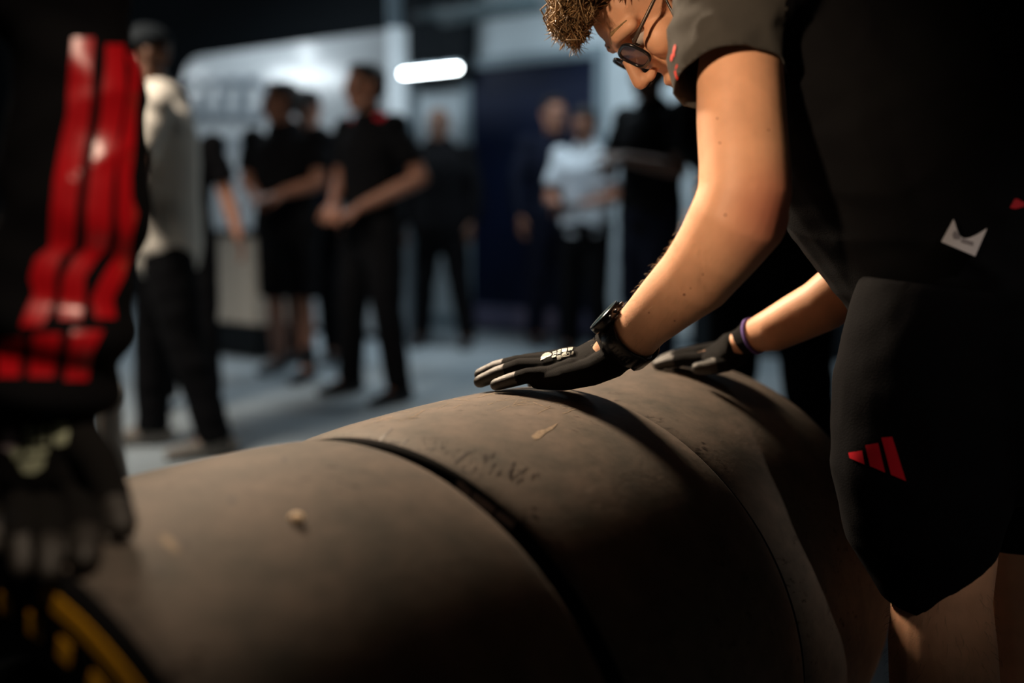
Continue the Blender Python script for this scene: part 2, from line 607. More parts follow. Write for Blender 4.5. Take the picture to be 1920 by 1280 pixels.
# emblem: four interlaced rings
em = obj('emblem_backplate', MB().box(cP + ED * -0.002 + V((0, 0, 0.12)), (0.02, 0.003, 0.01), AX), M_emblem, part, False)
ring_px = (362, 398, 434, 470)
for k, px in enumerate(ring_px):
    e, z = edge(px + 4, DP, 186 - 5 * 0)
    c = room(e, DP - 0.014, z)
    R = 0.155
    pts = [c + EN * (R * cos(2 * pi * j / 40)) + V((0, 0, R * sin(2 * pi * j / 40))) for j in range(41)]
    rg = MB()
    rings = []
    for j in range(40):
        a = 2 * pi * j / 40
        rad = EN * cos(a) + V((0, 0, sin(a)))
        rings.append((c + rad * R, rad * 0.032, ED * 0.012))
    seg = 8
    vs, fs = [], []
    for (cc, a_, b_) in rings:
        for s_ in range(seg):
            q = 2 * pi * s_ / seg
            vs.append(cc + a_ * cos(q) + b_ * sin(q))
    for j in range(40):
        for s_ in range(seg):
            fs.append((j * seg + s_, j * seg + (s_ + 1) % seg, ((j + 1) % 40) * seg + (s_ + 1) % seg, ((j + 1) % 40) * seg + s_))
    rg.add(vs, fs)
    obj('emblem_ring', rg, M_emblem, part)
# small wordmark under the rings: too blurred to read, kept as upright dark strokes
for k, (px, w_) in enumerate(((428, 0.05), (440, 0.016), (451, 0.05), (464, 0.045), (477, 0.018))):
    e, z = edge(px, DP, 270)
    obj('wordmark_stroke', MB().box(room(e, DP - 0.004, z), (w_ / 2, 0.004, 0.05), AX), M_emblem, part, False)
# column at the end of the partition
eC = edge(743, DP - 0.02)[0]
colm = thing('column', 'white rounded column at the right end of the partition', 'column', room(eC, DP, 0))
obj('shaft', MB().tube([room(eC, DP + 0.02, 0), room(eC, DP + 0.02, zP)], 0.075, 24, dome=False), M_column, colm)
obj('pole', MB().tube([room(eC - 0.06, DP + 0.06, zP), room(eC - 0.06, DP + 0.06, HC)], 0.055, 16, dome=False), M_frame, colm)

# led tube beside the column
DT = 5.05
eT0, zT0 = edge(757, DT, 139); eT1, zT1 = edge(857, DT, 127)
lt = thing('led_tube_lamp', 'bright white led tube lamp hanging beside the column', 'lamp', room(eT0, DT, zT0))
zt = (zT0 + zT1) / 2
obj('tube', MB().tube([room(eT0, DT, zt), room(eT1, DT, zt)], 0.018, 16), M_tube, lt)
obj('housing', MB().box(room((eT0 + eT1) / 2, DT + 0.02, zt + 0.03), ((eT1 - eT0) / 2, 0.02, 0.012), AX), M_frame, lt, False)
for ee in (eT0 + 0.06, eT1 - 0.06):
    obj('suspension_wire', MB().tube([room(ee, DT + 0.02, zt + 0.04), room(ee, DT + 0.02, HC)], 0.0025, 6), M_steel, lt)

# ceiling lamps whose mirror images show in the glossy partition


def mirrored(px, py, z):
    r = RAY(px, py).normalized()
    k = (DP - CO.dot(ED)) / r.dot(ED)
    q = CO + r * k
    n_ = -ED
    r2 = r - 2 * r.dot(n_) * n_
    return q + r2 * ((z - q.z) / r2.z)


M_lamp = mat('lamp_diffuser', (1, 1, 1), 0.4, emit=(0.85, 0.95, 1.0), estr=24)
lamps = ((515, 140, 637, 140, 'ceiling lamp reflected as the long bar in the partition'), (568, 95, 582, 95, 'small round ceiling lamp reflected as a dot in the partition'),
         (352, 152, 385, 152, 'ceiling lamp reflected at the left end of the partition'))
for (x0, y0, x1, y1, lab) in lamps:
    a = mirrored(x0, y0, 2.75); b_ = mirrored(x1, y1, 2.75)
    l = thing('ceiling_lamp', lab, 'lamp', (a + b_) / 2, 'ceiling lamps of the hall')
    ax = (b_ - a); L_ = ax.length / 2; ax.normalize()
    bx = V((0, 0, 1)).cross(ax)
    wd = 0.11 if L_ > 0.3 else 0.07
    obj('housing', MB().box((a + b_) / 2 + V((0, 0, 0.09)), (L_ + 0.02, wd + 0.02, 0.03), (ax, bx, V((0, 0, 1)))), M_frame, l, False)
    obj('suspension_rod', MB().tube([(a + b_) / 2 + V((0, 0, 0.09)), V((((a + b_) / 2).x, ((a + b_) / 2).y, HC))], 0.008, 8), M_steel, l)
    obj('diffuser', MB().box((a + b_) / 2 - V((0, 0, 0.03)), (L_, wd, 0.085), (ax, bx, V((0, 0, 1)))), M_lamp, l, False)

# white cabinet behind the people on the left
DCB = 4.35
c0, _ = edge(372, DCB); c1, _ = edge(474, DCB)
zc0 = edge(420, DCB, 604)[1]; zc1 = edge(420, DCB, 440)[1]
cab = thing('low_cabinet', 'low cream white cabinet on black plinth behind the onlookers', 'cabinet', room((c0 + c1) / 2, DCB + 0.2, 0))
slab('body', c0, c1, DCB + 0.012, DCB + 0.4, zc0, zc1, M_cream, cab, kind=None)
slab('plinth', c0 - 0.01, c1 + 0.01, DCB - 0.01, DCB + 0.38, 0, zc0, M_dark, cab, kind=None)
cm_ = edge(432, DCB)[0]
for (a, b_) in ((c0 + 0.004, cm_ - 0.012), (cm_ + 0.004, c1 - 0.004)):
    dr = slab('door', a, b_, DCB - 0.006, DCB + 0.012, zc0 + 0.01, zc1 - 0.02, M_cream, cab, kind=None)
slab('worktop', c0 - 0.02, c1 + 0.02, DCB - 0.02, DCB + 0.42, zc1, zc1 + 0.03, M_dark, cab, kind=None)

# white bollard behind the gloved hand on the left
bq = P(206, 862, 3.0)
bol = thing('floor_post', 'white rounded floor post between red striped sleeve and grey sneakers', 'post', (bq.x, bq.y, 0))
obj('post', MB().tube([(bq.x, bq.y, 0.03), (bq.x, bq.y, 0.44)], [0.045, 0.045], 20), M_cream, bol)
obj('base', MB().tube([(bq.x, bq.y, 0.0), (bq.x, bq.y, 0.03)], [0.11, 0.10], 24, dome=False), M_cream, bol)

# ------------------------------------------------------------------ tyres
AXP = V((0.034, 1.298, 0.42))
TYR, TYW, PITCHT = 0.36, 0.19, 0.399
TC = (-0.516, -0.117, 0.282)


def tyre_mesh():
    half = [(0.150, 0.232), (0.176, 0.248), (0.190, 0.275), (0.1945, 0.300), (0.1945, 0.318), (0.1935, 0.333), (0.1910, 0.343), (0.1865, 0.3490),
            (0.178, 0.3525), (0.16, 0.3550), (0.12, 0.3578), (0.06, 0.3595), (0.0, 0.36)]
    prof = [(-a, r) for a, r in half] + [(a, r) for a, r in half[:-1]][::-1]
    prof += [(0.140, 0.226), (-0.140, 0.226)]
    n, S = len(prof), 160
    vs, fs, mi = [], [], []
    for k in range(S):
        q = 2 * pi * k / S
        for a, r in prof:
            vs.append(ED * a + EN * (r * cos(q)) + V((0, 0, r * sin(q))))
    for k in range(S):
        for j in range(n):
            j2 = (j + 1) % n
            k2 = (k + 1) % S
            fs.append((k * n + j, k2 * n + j, k2 * n + j2, k * n + j2))
            mi.append(0 if 7 <= j <= 16 else 1)
    me = bpy.data.meshes.new('tyre')
    me.from_pydata([tuple(v) for v in vs], [], fs)
    me.polygons.foreach_set('material_index', mi)
    return me


def arc_strip(t, r0, r1, a0, a1, n=20, h=0.0012):
    """a raised arc on the sidewall plane (angles in degrees from the right hand side upwards)"""
    mb = MB()
    vs, fs = [], []
    for k in range(n + 1):
        q = radians(a0 + (a1 - a0) * k / n)
        for (r, y) in ((r0, 0), (r1, 0), (r1, -h), (r0, -h)):
            # the sidewall bulges a little: follow it
            vs.append(ED * (t + y) + EN * (r * cos(q)) + V((0, 0, r * sin(q))))
    for k in range(n):
        for j in range(4):
            j2 = (j + 1) % 4
            fs.append((k * 4 + j, k * 4 + j2, (k + 1) * 4 + j2, (k + 1) * 4 + j))
    fs += [(0, 1, 2, 3), tuple(n * 4 + j for j in (3, 2, 1, 0))]
    return mb.add(vs, fs)


labs = ('worn slick racing tyre nearest the camera, with yellow sidewall stripe', 'worn slick racing tyre in the middle, under the gloved hand with white print',
        'slick racing tyre farthest back, under the blurred gloved hand')
tyre_me = tyre_mesh()
tyres = []
wheel_me = None
shared = {}
for i, t in enumerate(TC):
    c = AXP + ED * t
    th = thing('racing_tyre', labs[i], 'tyre', c, 'racing tyres in a row')
    if i == 0:
        o = obj('rubber', tyre_me, [M_rub, M_side], None, True, True)
        o.parent = th
        rb = MB()
        S = 64
        prof = [(-0.150, 0.236), (-0.155, 0.243), (-0.160, 0.236), (-0.13, 0.222), (-0.06, 0.20), (0.06, 0.20), (0.13, 0.222), (0.160, 0.236), (0.155, 0.243), (0.150, 0.236), (0.05, 0.212), (-0.05, 0.212)]
        vs = [ED * a + EN * (r * cos(2 * pi * k / S)) + V((0, 0, r * sin(2 * pi * k / S))) for k in range(S) for a, r in prof]
        n = len(prof)
        fs = [(k * n + j, ((k + 1) % S) * n + j, ((k + 1) % S) * n + (j + 1) % n, k * n + (j + 1) % n) for k in range(S) for j in range(n)]
        rb.add(vs, fs)
        rb.tube([ED * -0.12, ED * -0.02], [0.06, 0.075], 24, dome=False)
        for k in range(10):
            q = 2 * pi * k / 10
            rd = EN * cos(q) + V((0, 0, sin(q)))
            rb.tube([ED * -0.07 + rd * 0.05, ED * -0.09 + rd * 0.13, ED * -0.11 + rd * 0.222], [0.012, 0.010, 0.012], 8)
        o2 = obj('wheel_rim', rb, M_rim, None); o2.parent = th
        shared['parts'] = [('rubber', o.data), ('wheel_rim', o2.data)]
        st = []
        for (a0, a1) in ((80.5, 30), (190, 140), (300, 250)):
            st.append(('yellow_stripe', arc_strip(-0.1938, 0.3185, 0.3330, a0, a1, 24)))
        for base in (0, 110, 220):
            for j, (w, r0, r1) in enumerate(((3.0, .292, .308), (3.2, .288, .305), (2.9, .288, .304), (3.2, .287, .303), (2.6, .287, .303), (3.2, .287, .303))):
                a = 91.5 - 8.0 * j + base
                st.append(('yellow_letter', arc_strip(-0.1943, r0, r1, a, a - w, 5)))
        shared['marks'] = []
        for nm, m_ in st:
            q = obj(nm, m_, M_yel, None, False); q.parent = th
            shared['marks'].append((nm, q.data))
    else:
        for nm, me in shared['parts'] + shared['marks']:
            q = bpy.data.objects.new(nm, me)
            link(q); q.parent = th
    if i == 2:
        th.scale = (0.985, 0.985, 0.985)
        th.location = AXP + ED * 0.2735 + V((0, 0, -0.0055))
    tyres.append(th)


def tyre_tree():
    vs, fs = [], []
    for th in tyres:
        b = len(vs)
        vs += [v.co * th.scale.x + th.location for v in tyre_me.vertices]
        fs += [tuple(i + b for i in p.vertices) for p in tyre_me.polygons]
    return BVHTree.FromPolygons(vs, fs)


TT = tyre_tree()


def on_tyre(px, py):
    h_, n_, i_, d_ = TT.ray_cast(CO, RAY(px, py).normalized())
    return h_, n_


# low trolley under the row
tro = thing('tyre_trolley', 'low dark steel trolley carrying the row of tyres', 'trolley', AXP + V((0, 0, -0.42)))
for s_ in (-1, 1):
    e_ = 0.105 * s_
    zr = 0.42 - math.sqrt((0.36 + 0.016) ** 2 - 0.105 ** 2)
    obj('rail', MB().tube([AXP + EN * e_ + ED * -0.74 + V((0, 0, zr - 0.42)), AXP + EN * e_ + ED * 0.52 + V((0, 0, zr - 0.42))], 0.014, 14), M_steel, tro)
    for dd in (-0.72, 0.50):
        ww = AXP + EN * e_ + ED * dd
        obj('caster', MB().tube([V((ww.x, ww.y, 0.022)) - EN * 0.012, V((ww.x, ww.y, 0.022)) + EN * 0.012], 0.022, 16, dome=False), M_gblk, tro)
for dd in (-0.72, 0.50):
    zr = 0.42 - math.sqrt((0.36 + 0.016) ** 2 - 0.105 ** 2)
    obj('cross_bar', MB().tube([AXP + EN * -0.105 + ED * dd + V((0, 0, zr - 0.42)), AXP + EN * 0.105 + ED * dd + V((0, 0, zr - 0.42))], 0.011, 12), M_steel, tro)

# ------------------------------------------------------------------ people: head


def head_shells(mb, M):
    """shells of a head: forward +x, left +y, up +z, centre of the skull at the origin"""
    R = M.to_3x3()
    T = lambda x, y, z: M @ V((x, y, z))
    def E(c, r):
        mb.ell(T(*c), r, R)
    E((-0.012, 0, 0.030), (0.097, 0.076, 0.088))
    E((0.030, 0, -0.030), (0.062, 0.058, 0.082))
    E((0.050, 0, 0.040), (0.045, 0.058, 0.045))
    E((0.066, 0, -0.100), (0.024, 0.027, 0.020))
    for s in (-1, 1):
        mb.tube([T(-0.005, 0.052 * s, -0.045), T(0.020, 0.048 * s, -0.078), T(0.062, 0.018 * s, -0.100)], [0.020, 0.019, 0.019], 10)
        E((0.062, 0.042 * s, -0.018), (0.026, 0.022, 0.024))
        mb.tube([T(0.074, 0.050 * s, 0.022), T(0.089, 0.028 * s, 0.030), T(0.090, 0.004 * s, 0.025)], [0.010, 0.011, 0.010], 8)
        E((0.103, 0.0115 * s, -0.034), (0.011, 0.0070, 0.0075))
        # ear
        mb.loft([(T(-0.004, 0.072 * s, -0.036), R @ V((0.008, 0, 0)), R @ V((0, 0.006, 0))),
                 (T(-0.010, 0.077 * s, -0.016), R @ V((0.014, 0, 0)), R @ V((0, 0.007, 0))),
                 (T(-0.016, 0.081 * s, 0.008), R @ V((0.019, 0, 0)), R @ V((0, 0.007, 0))),
                 (T(-0.018, 0.080 * s, 0.024), R @ V((0.013, 0, 0)), R @ V((0, 0.006, 0)))], 10)
    mb.tube([T(0.090, 0, 0.022), T(0.104, 0, -0.005), T(0.116, 0, -0.027)], [0.008, 0.0090, 0.0105], 10)
    E((0.114, 0, -0.029), (0.0120, 0.0105, 0.0095))
    mb.tube([T(0.076, 0.022, -0.061), T(0.093, 0.009, -0.057), T(0.095, 0, -0.058), T(0.093, -0.009, -0.057), T(0.076, -0.022, -0.061)], [0.004, 0.0065, 0.0062, 0.0065, 0.004], 8)
    mb.tube([T(0.075, 0.020, -0.066), T(0.091, 0.008, -0.070), T(0.091, -0.008, -0.070), T(0.075, -0.020, -0.066)], [0.004, 0.007, 0.007, 0.004], 8)
    E((0.072, 0, -0.064), (0.018, 0.026, 0.026))


def eyes(M, parent, dark=True):
    for s in (-1, 1):
        R = M.to_3x3()
        e = obj('eye', MB().ell(M @ V((0.0735, 0.031 * s, 0.006)), (0.0125, 0.0125, 0.0125), R), M_eye, parent)
        obj('iris', MB().ell(M @ V((0.0825, 0.031 * s, 0.004)), (0.0045, 0.0055, 0.0055), R), M_iris, e)


def basis(fwd, up, loc):
    f = V(fwd).normalized()
    u = V(up)
    l = u.cross(f).normalized()
    u = f.cross(l).normalized()
    return Matrix(((f.x, l.x, u.x, loc[0]), (f.y, l.y, u.y, loc[1]), (f.z, l.z, u.z, loc[2]), (0, 0, 0, 1)))


def hand_shells(mb, wrist, tip_dir, palm_n, thumb_dir, s=1.0, curl=0.5, r=0.0085):
    """a relaxed hand: palm plus five separate bent fingers"""
    w = V(wrist); t = V(tip_dir).normalized(); n = V(palm_n).normalized()
    b = t.cross(n).normalized()
    if b.dot(V(thumb_dir)) < 0: b = -b
    n = (n - t * n.dot(t)).normalized()
    mb.loft([(w - t * 0.02, b * 0.026, n * 0.020), (w + t * 0.02 * s, b * 0.033, n * 0.018), (w + t * 0.06 * s, b * 0.042, n * 0.015), (w + t * 0.09 * s, b * 0.042, n * 0.012)], 16)
    for k, ln in enumerate((0.070, 0.080, 0.074, 0.058)):
        y = (0.0345 - 0.023 * k)
        p0 = w + t * 0.085 * s + b * y
        c1 = curl * 0.6
        pts = [p0 - t * 0.02]
        p, a = p0, 0.15
        pts.append(p)
        for q in (0.45, 0.3, 0.25):
            d = t * cos(a) + n * sin(a)
            p = p + d * ln * q * s + b * (y * 0.06)
            pts.append(p)
            a += c1
        mb.tube(pts, [r * 1.1, r * 1.05, r, r * 0.95, r * 0.85], 8)
    th0 = w + t * 0.02 * s + b * 0.030
    td = (b * 0.75 + t * 0.6 + n * 0.25).normalized()
    td2 = (b * 0.35 + t * 0.85 + n * 0.3).normalized()
    mb.tube([th0 - td * 0.01, th0 + td * 0.035, th0 + td * 0.035 + td2 * 0.03, th0 + td * 0.035 + td2 * 0.055], [0.016, 0.0125, 0.011, 0.009], 8)


# ------------------------------------------------------------------ onlookers in the background


def person(label, px, Y, yaw, H=1.75, top=None, bottom=None, skin=None, hair=None, cap=None, sleeve='short', legs='long', arms=None, feet=None, shoe=None,
           head_yaw=0.0, head_pitch=0.0, group='onlookers standing in the garage', trim=None, wide=1.0, hair_len=0.0, loose=0.0):
    """forward is local +x, left +y; yaw turns forward from world +x"""
    s = H / 1.75
    q = P(px, 640, Y)
    root = thing('person', label, 'person', (q.x, Y, 0), group)
    RZ = Matrix.Rotation(yaw, 4, 'Z')
    L0 = Matrix.Translation((q.x, Y, 0)) @ RZ @ Matrix.Scale(s, 4)
    T = lambda p: L0 @ V(p)
    top = top or M_blk2; bottom = bottom or M_blk2; skin = skin or M_skin2; shoe = shoe or M_shoe
    arms = arms or [((0.02, 0.27, 1.15), (0.08, 0.26, 0.92)), ((0.02, -0.27, 1.15), (0.08, -0.26, 0.92))]
    feet = feet or [(0.02, 0.12), (0.0, -0.12)]
    hipz, shz = 0.93, 1.42
    hd = basis(Matrix.Rotation(yaw + head_yaw, 3, 'Z') @ V((cos(head_pitch), 0, -sin(head_pitch))), (0, 0, 1), (0, 0, 0))
    hd = Matrix.Translation(T((0.035 + 0.02 * sin(head_pitch), 0, 1.625))) @ hd @ Matrix.Scale(s, 4)
    body = MB()
    hs = MB(); head_shells(hs, hd)
    body.add(hs.v, hs.f)
    body.tube([T((0.01, 0, 1.40)), T((0.02, 0, 1.56))], [0.062 * s, 0.056 * s], 14)
    fw = RZ.to_3x3() @ V((s, 0, 0)); lf = RZ.to_3x3() @ V((0, s, 0))
    def torso(mb, g, z0, z1=1.44):
        zs = [(0.86, 0.165, 0.115), (0.96, 0.165, 0.118), (1.08, 0.150, 0.112), (1.20, 0.162, 0.118), (1.32, 0.180, 0.120), (1.40, 0.165, 0.095), (1.445, 0.09, 0.07)]
        mb.loft([(T((0.0, 0, z)), lf * (a * wide + g), fw * (b * wide + g)) for z, a, b in zs if z >= z0], 24)
    torso(body, 0, 0.8)
    cloth = MB(); pants = MB()
    torso(cloth, 0.016 + loose, 0.86)
    for i, sd in enumerate((1, -1)):
        sh = V((0.0, 0.185 * wide * sd, shz)); el, ha = V(arms[i][0]), V(arms[i][1])
        body.tube([T(sh), T((sh + el) / 2), T(el)], [0.052 * s, 0.050 * s, 0.041 * s], 12)
        body.tube([T(el), T(el * 0.65 + ha * 0.35), T(ha)], [0.041 * s, 0.042 * s, 0.028 * s], 12)
        td = (ha - el).normalized()
        palm = V((0, -sd, 0)) if abs(td.z) > 0.7 else V((-0.3, 0, -1))
        R3 = RZ.to_3x3()
        hand_shells(body, T(ha), R3 @ td, R3 @ palm, R3 @ V((1, 0, 0.4)), s * 1.0, 0.5, 0.0095)
        cloth.ell(T(sh), (0.076 * s, 0.076 * s, 0.074 * s))
        if sleeve == 'short':
            end = sh.lerp(el, 0.72)
            cloth.tube([T(sh - V((0, 0.03 * sd, 0))), T(sh.lerp(el, 0.35)), T(end)], [0.070 * s, 0.070 * s, 0.069 * s], 14, dome=False)
        else:
            cloth.tube([T(sh - V((0, 0.03 * sd, 0))), T(sh.lerp(el, 0.5)), T(el), T(el.lerp(ha, 0.5)), T(el.lerp(ha, 0.95))], [0.070 * s, 0.067 * s, 0.058 * s, 0.052 * s, 0.045 * s], 14)
        fx, fy = feet[i]
        hip = V((0, 0.085 * sd, 0.90)); an = V((fx - 0.02, fy, 0.085)); kn = hip.lerp(an, 0.5) + V((0.025, 0, 0))
        body.tube([T(hip), T(hip.lerp(kn, 0.5)), T(kn), T(kn.lerp(an, 0.35)), T(an)], [0.088 * s, 0.076 * s, 0.056 * s, 0.056 * s, 0.038 * s], 14)
        body.tube([T(an), T(an + V((0.10, 0.01 * sd, -0.045)))], [0.036 * s, 0.030 * s], 10)
        if legs == 'long':
            pants.tube([T(hip + V((0, 0, 0.05))), T(hip.lerp(kn, 0.5)), T(kn), T(kn.lerp(an, 0.5)), T(an + V((0, 0, -0.02)))], [0.112 * s, 0.100 * s, 0.082 * s, 0.076 * s, 0.070 * s], 16, dome=False)
        else:
            pants.tube([T(hip + V((0, 0, 0.05))), T(hip.lerp(kn, 0.5)), T(hip.lerp(kn, 1.02))], [0.115 * s, 0.108 * s, 0.098 * s], 16, dome=False)
        sb = MB()
        sb.loft([(T((fx - 0.085, fy, 0.045)), lf * 0.030, V((0, 0, 0.040 * s))), (T((fx - 0.05, fy, 0.052)), lf * 0.038, V((0, 0, 0.050 * s))), (T((fx + 0.02, fy, 0.05)), lf * 0.040, V((0, 0, 0.048 * s))),
                 (T((fx + 0.10, fy + 0.01 * sd, 0.034)), lf * 0.046, V((0, 0, 0.032 * s))), (T((fx + 0.165, fy + 0.012 * sd, 0.028)), lf * 0.036, V((0, 0, 0.024 * s)))], 14)
        if legs != 'long':
            sb.tube([T(an + V((0, 0, -0.03))), T(an + V((0, 0, 0.10)))], [0.045 * s, 0.047 * s], 12)
        me = bake(sb, 0.008, 3, 0.5, 'shoe')
        for v in me.vertices: v.co.z = max(v.co.z, 0.001)
        so = obj('shoe', me, shoe, root, True, False)
    hipl = [(T((0, 0, z)), lf * (a * wide), fw * (b * wide)) for z, a, b in ((0.82, 0.165, 0.125), (0.90, 0.185, 0.135), (1.0, 0.172, 0.125), (1.03, 0.168, 0.122))]
    pants.loft(hipl, 24)
    obj('body', bake(body, 0.006, 3, 0.5, 'body', 0.45), skin, root, True, False)
    cm = bake(cloth, 0.010, 5, 0.5, 'shirt')
    ph = random.random() * 50
    wrinkle(cm, lambda co, n_: 0.006 * noise.noise(V((co.x * 9 + ph, co.y * 9, co.z * 14))))
    obj('shirt', cm, top, root, True, False)
    pm = bake(pants, 0.010, 5, 0.5, 'trousers')
    wrinkle(pm, lambda co, n_: 0.006 * noise.noise(V((co.x * 9 + ph, co.y * 9, co.z * 16))))
    obj('trousers' if legs == 'long' else 'shorts', pm, bottom, root, True, False)
    eyes(hd, root)
    R = hd.to_3x3()
    HT = lambda x, y, z: hd @ V((x, y, z))
    if cap is not None:
        cb = MB()
        cb.loft([(HT(-0.012, 0, 0.036), R @ V((0.108, 0, 0)), R @ V((0, 0.086, 0))), (HT(-0.012, 0, 0.075), R @ V((0.102, 0, 0)), R @ V((0, 0.082, 0))),
                 (HT(-0.012, 0, 0.108), R @ V((0.078, 0, 0)), R @ V((0, 0.064, 0))), (HT(-0.012, 0, 0.128), R @ V((0.036, 0, 0)), R @ V((0, 0.03, 0)))], 24, True, False)
        co = obj('cap', cb, cap, root)
        br = MB().loft([(HT(0.06, 0, 0.050), R @ V((0, 0.070, 0)), R @ V((0, 0, 0.005))), (HT(0.11, 0, 0.046), R @ V((0, 0.066, 0)), R @ V((0, 0, 0.005))), (HT(0.165, 0, 0.036), R @ V((0, 0.042, 0)), R @ V((0, 0, 0.005)))], 16)
        b2 = obj('cap_brim', br, cap, root)
    if hair is not None:
        hb = MB()
        hb.ell(HT(-0.022, 0, 0.048), (0.100, 0.082, 0.082), R)
        hb.ell(HT(-0.045, 0, 0.010), (0.072, 0.078, 0.075), R)
        hb.ell(HT(0.035, 0, 0.098), (0.050, 0.058, 0.026), R)
        if hair_len:
            hb.tube([HT(-0.06, 0, 0.0), HT(-0.075, 0, -0.10), HT(-0.07, 0, -0.10 - hair_len)], [0.07, 0.065, 0.045], 14)
        hm = bake(hb, 0.007, 3, 0.5, 'hair')
        wrinkle(hm, lambda co, n_: 0.004 * noise.noise(co * 60))
        obj('hair', hm, hair, root, True, False)
    if trim is not None:
        for sd in (1, -1):
            tb = MB().tube([T((0.03, 0.085 * sd, 1.470)), T((0.0, 0.15 * wide * sd, 1.470)), T((0.0, 0.225 * wide * sd, 1.435))], [0.016, 0.018, 0.016], 8)
            obj('shoulder_trim', tb, trim, root)
    return root, T


def yaw_to(dx, dy):
    return math.atan2(dy, dx)


# cream shirt man, arms crossed, facing left
pr, T1 = person('man in cream shirt and black cap, arms crossed, beside the red striped sleeve', 318, 4.1, yaw_to(-1, -0.25), 1.73, M_cream, M_blk2, M_skin3, None, M_dark,
       arms=[((0.08, 0.27, 1.16), (0.23, -0.02, 1.19)), ((0.08, -0.27, 1.16), (0.26, 0.02, 1.12))], feet=[(-0.16, 0.16), (0.12, -0.14)], shoe=M_gshoe, head_pitch=0.25, wide=1.0, loose=0.02)
q = P(292, 357, 3.95)
bk = thing('folder', 'white paper folder tucked under the arms of the man in cream', 'folder', q)
fx_ = V((0.99, 0.12, 0)); fn_ = V((-0.12, 0.99, 0))
obj('cover', MB().box(q - fn_ * 0.003, (0.056, 0.001, 0.075), (fx_, fn_, V((0, 0, 1)))), M_paper, bk, False)
obj('pages', MB().box(q, (0.053, 0.002, 0.072), (fx_, fn_, V((0, 0, 1)))), M_paper, bk, False)
obj('cover', MB().box(q + fn_ * 0.003, (0.056, 0.001, 0.075), (fx_, fn_, V((0, 0, 1)))), M_paper, bk, False)
# someone behind him with an arm hanging out
person('person in black half hidden behind the man in the cream shirt', 347, 5.0, yaw_to(0.3, -1), 1.62, M_blk2, M_blk2, M_skin2, M_dhair,
       arms=[((0.02, 0.25, 1.16), (0.16, 0.30, 0.95)), ((0.02, -0.27, 1.15), (0.10, -0.24, 0.94))])
# man in shorts, facing left
person('dark haired man in black shirt and black shorts with bare shins', 547, 5.95, yaw_to(-0.35, -1), 1.74, M_blk2, M_blk2, M_skin2, M_dhair, legs='shorts', head_yaw=-0.9,
       arms=[((0.06, 0.25, 1.16), (0.22, 0.10, 1.10)), ((0.04, -0.25, 1.16), (0.22, -0.06, 1.08))], feet=[(0.12, 0.17), (-0.10, -0.17)], wide=1.2)
person('man in black cap and red shouldered jacket, between the two dark haired men', 592, 6.55, yaw_to(-0.1, -1), 1.76, M_navy, M_blk2, M_skin2, None, M_dark, sleeve='long', trim=M_red, head_yaw=0.3)
person('dark haired man in black with red shoulder trim, hands held at his waist', 703, 5.28, yaw_to(-0.75, -0.75), 1.75, M_blk2, M_blk2, M_skin2, M_dhair, trim=M_red,
       arms=[((-0.06, 0.33, 1.16), (0.16, 0.12, 1.02)), ((0.02, -0.25, 1.16), (0.20, -0.06, 1.03))], feet=[(0.02, 0.20), (0.04, -0.20)], head_yaw=-0.25, wide=1.08)
person('short haired man in loose black clothes, standing before the pale wall', 828, 7.25, yaw_to(-0.2, -1), 1.72, M_blk2, M_blk2, M_skin3, None, None, sleeve='long', feet=[(0.02, 0.20), (0.0, -0.16)], wide=1.12, loose=0.02)
person('man in dark navy clothes standing before the blue door', 1034, 7.35, yaw_to(0.25, -1), 1.80, M_navy, M_navy, M_skin2, M_dhair, None, sleeve='long', arms=[((0.05, 0.25, 1.16), (0.22, 0.14, 1.05)), ((0.02, -0.27, 1.15), (0.08, -0.26, 0.92))])
wp, TW = person('man in white t-shirt and black trousers holding a dark tablet', 1097, 6.85, yaw_to(-0.55, -1), 1.68, M_wht, M_blk2, M_skin2, M_dhair, None, head_pitch=0.3,
       arms=[((0.08, 0.25, 1.12), (0.25, 0.10, 1.08)), ((0.08, -0.25, 1.12), (0.25, -0.09, 1.06))], wide=1.08)
q = TW((0.335, 0.0, 1.075))
tb = thing('tablet', 'dark tablet held by the man in the white t-shirt', 'tablet', q)
tx = V((-0.55, -1, 0)).normalized(); ty = V((1, -0.55, 0)).normalized(); tz = V((0, 0, 1))
obj('case', MB().box(q, (0.085, 0.125, 0.006), (tx, ty, tz), 0, 0.004), M_gblk, tb, False)
obj('screen', MB().box(q + tz * 0.0065, (0.078, 0.117, 0.001), (tx, ty, tz)), mat('blue_screen', (0.02, 0.07, 0.16), 0.2, 0.5, emit=(0.1, 0.35, 0.8), estr=0.15), tb, False)
person('tall person in black with forearms raised, beside the man in white', 1216, 5.6, yaw_to(-0.8, -0.6), 1.86, M_blk2, M_navy, M_skin3, M_dhair, None,
       arms=[((0.06, 0.26, 1.14), (0.25, 0.05, 1.20)), ((0.06, -0.26, 1.14), (0.27, -0.05, 1.17))], wide=1.08)
person('crew member in black standing behind the farthest tyre, mostly hidden', 1440, 3.25, yaw_to(-0.5, -0.85), 1.84, M_blk2, M_blk2, M_skin2, M_dhair, None, sleeve='long', wide=1.15, trim=None, group='crew around the tyres', feet=[(0.02, 0.17), (0.0, -0.13)],
       arms=[((0.04, 0.25, 1.16), (0.22, 0.06, 1.02)), ((0.04, -0.25, 1.16), (0.22, -0.06, 1.04))])

# ------------------------------------------------------------------ the mechanic bending over the tyres
mech = thing('person', 'mechanic in glasses, charcoal t-shirt and black shorts, leaning on the tyres', 'person', (0.55, 1.25, 0), 'crew around the tyres')


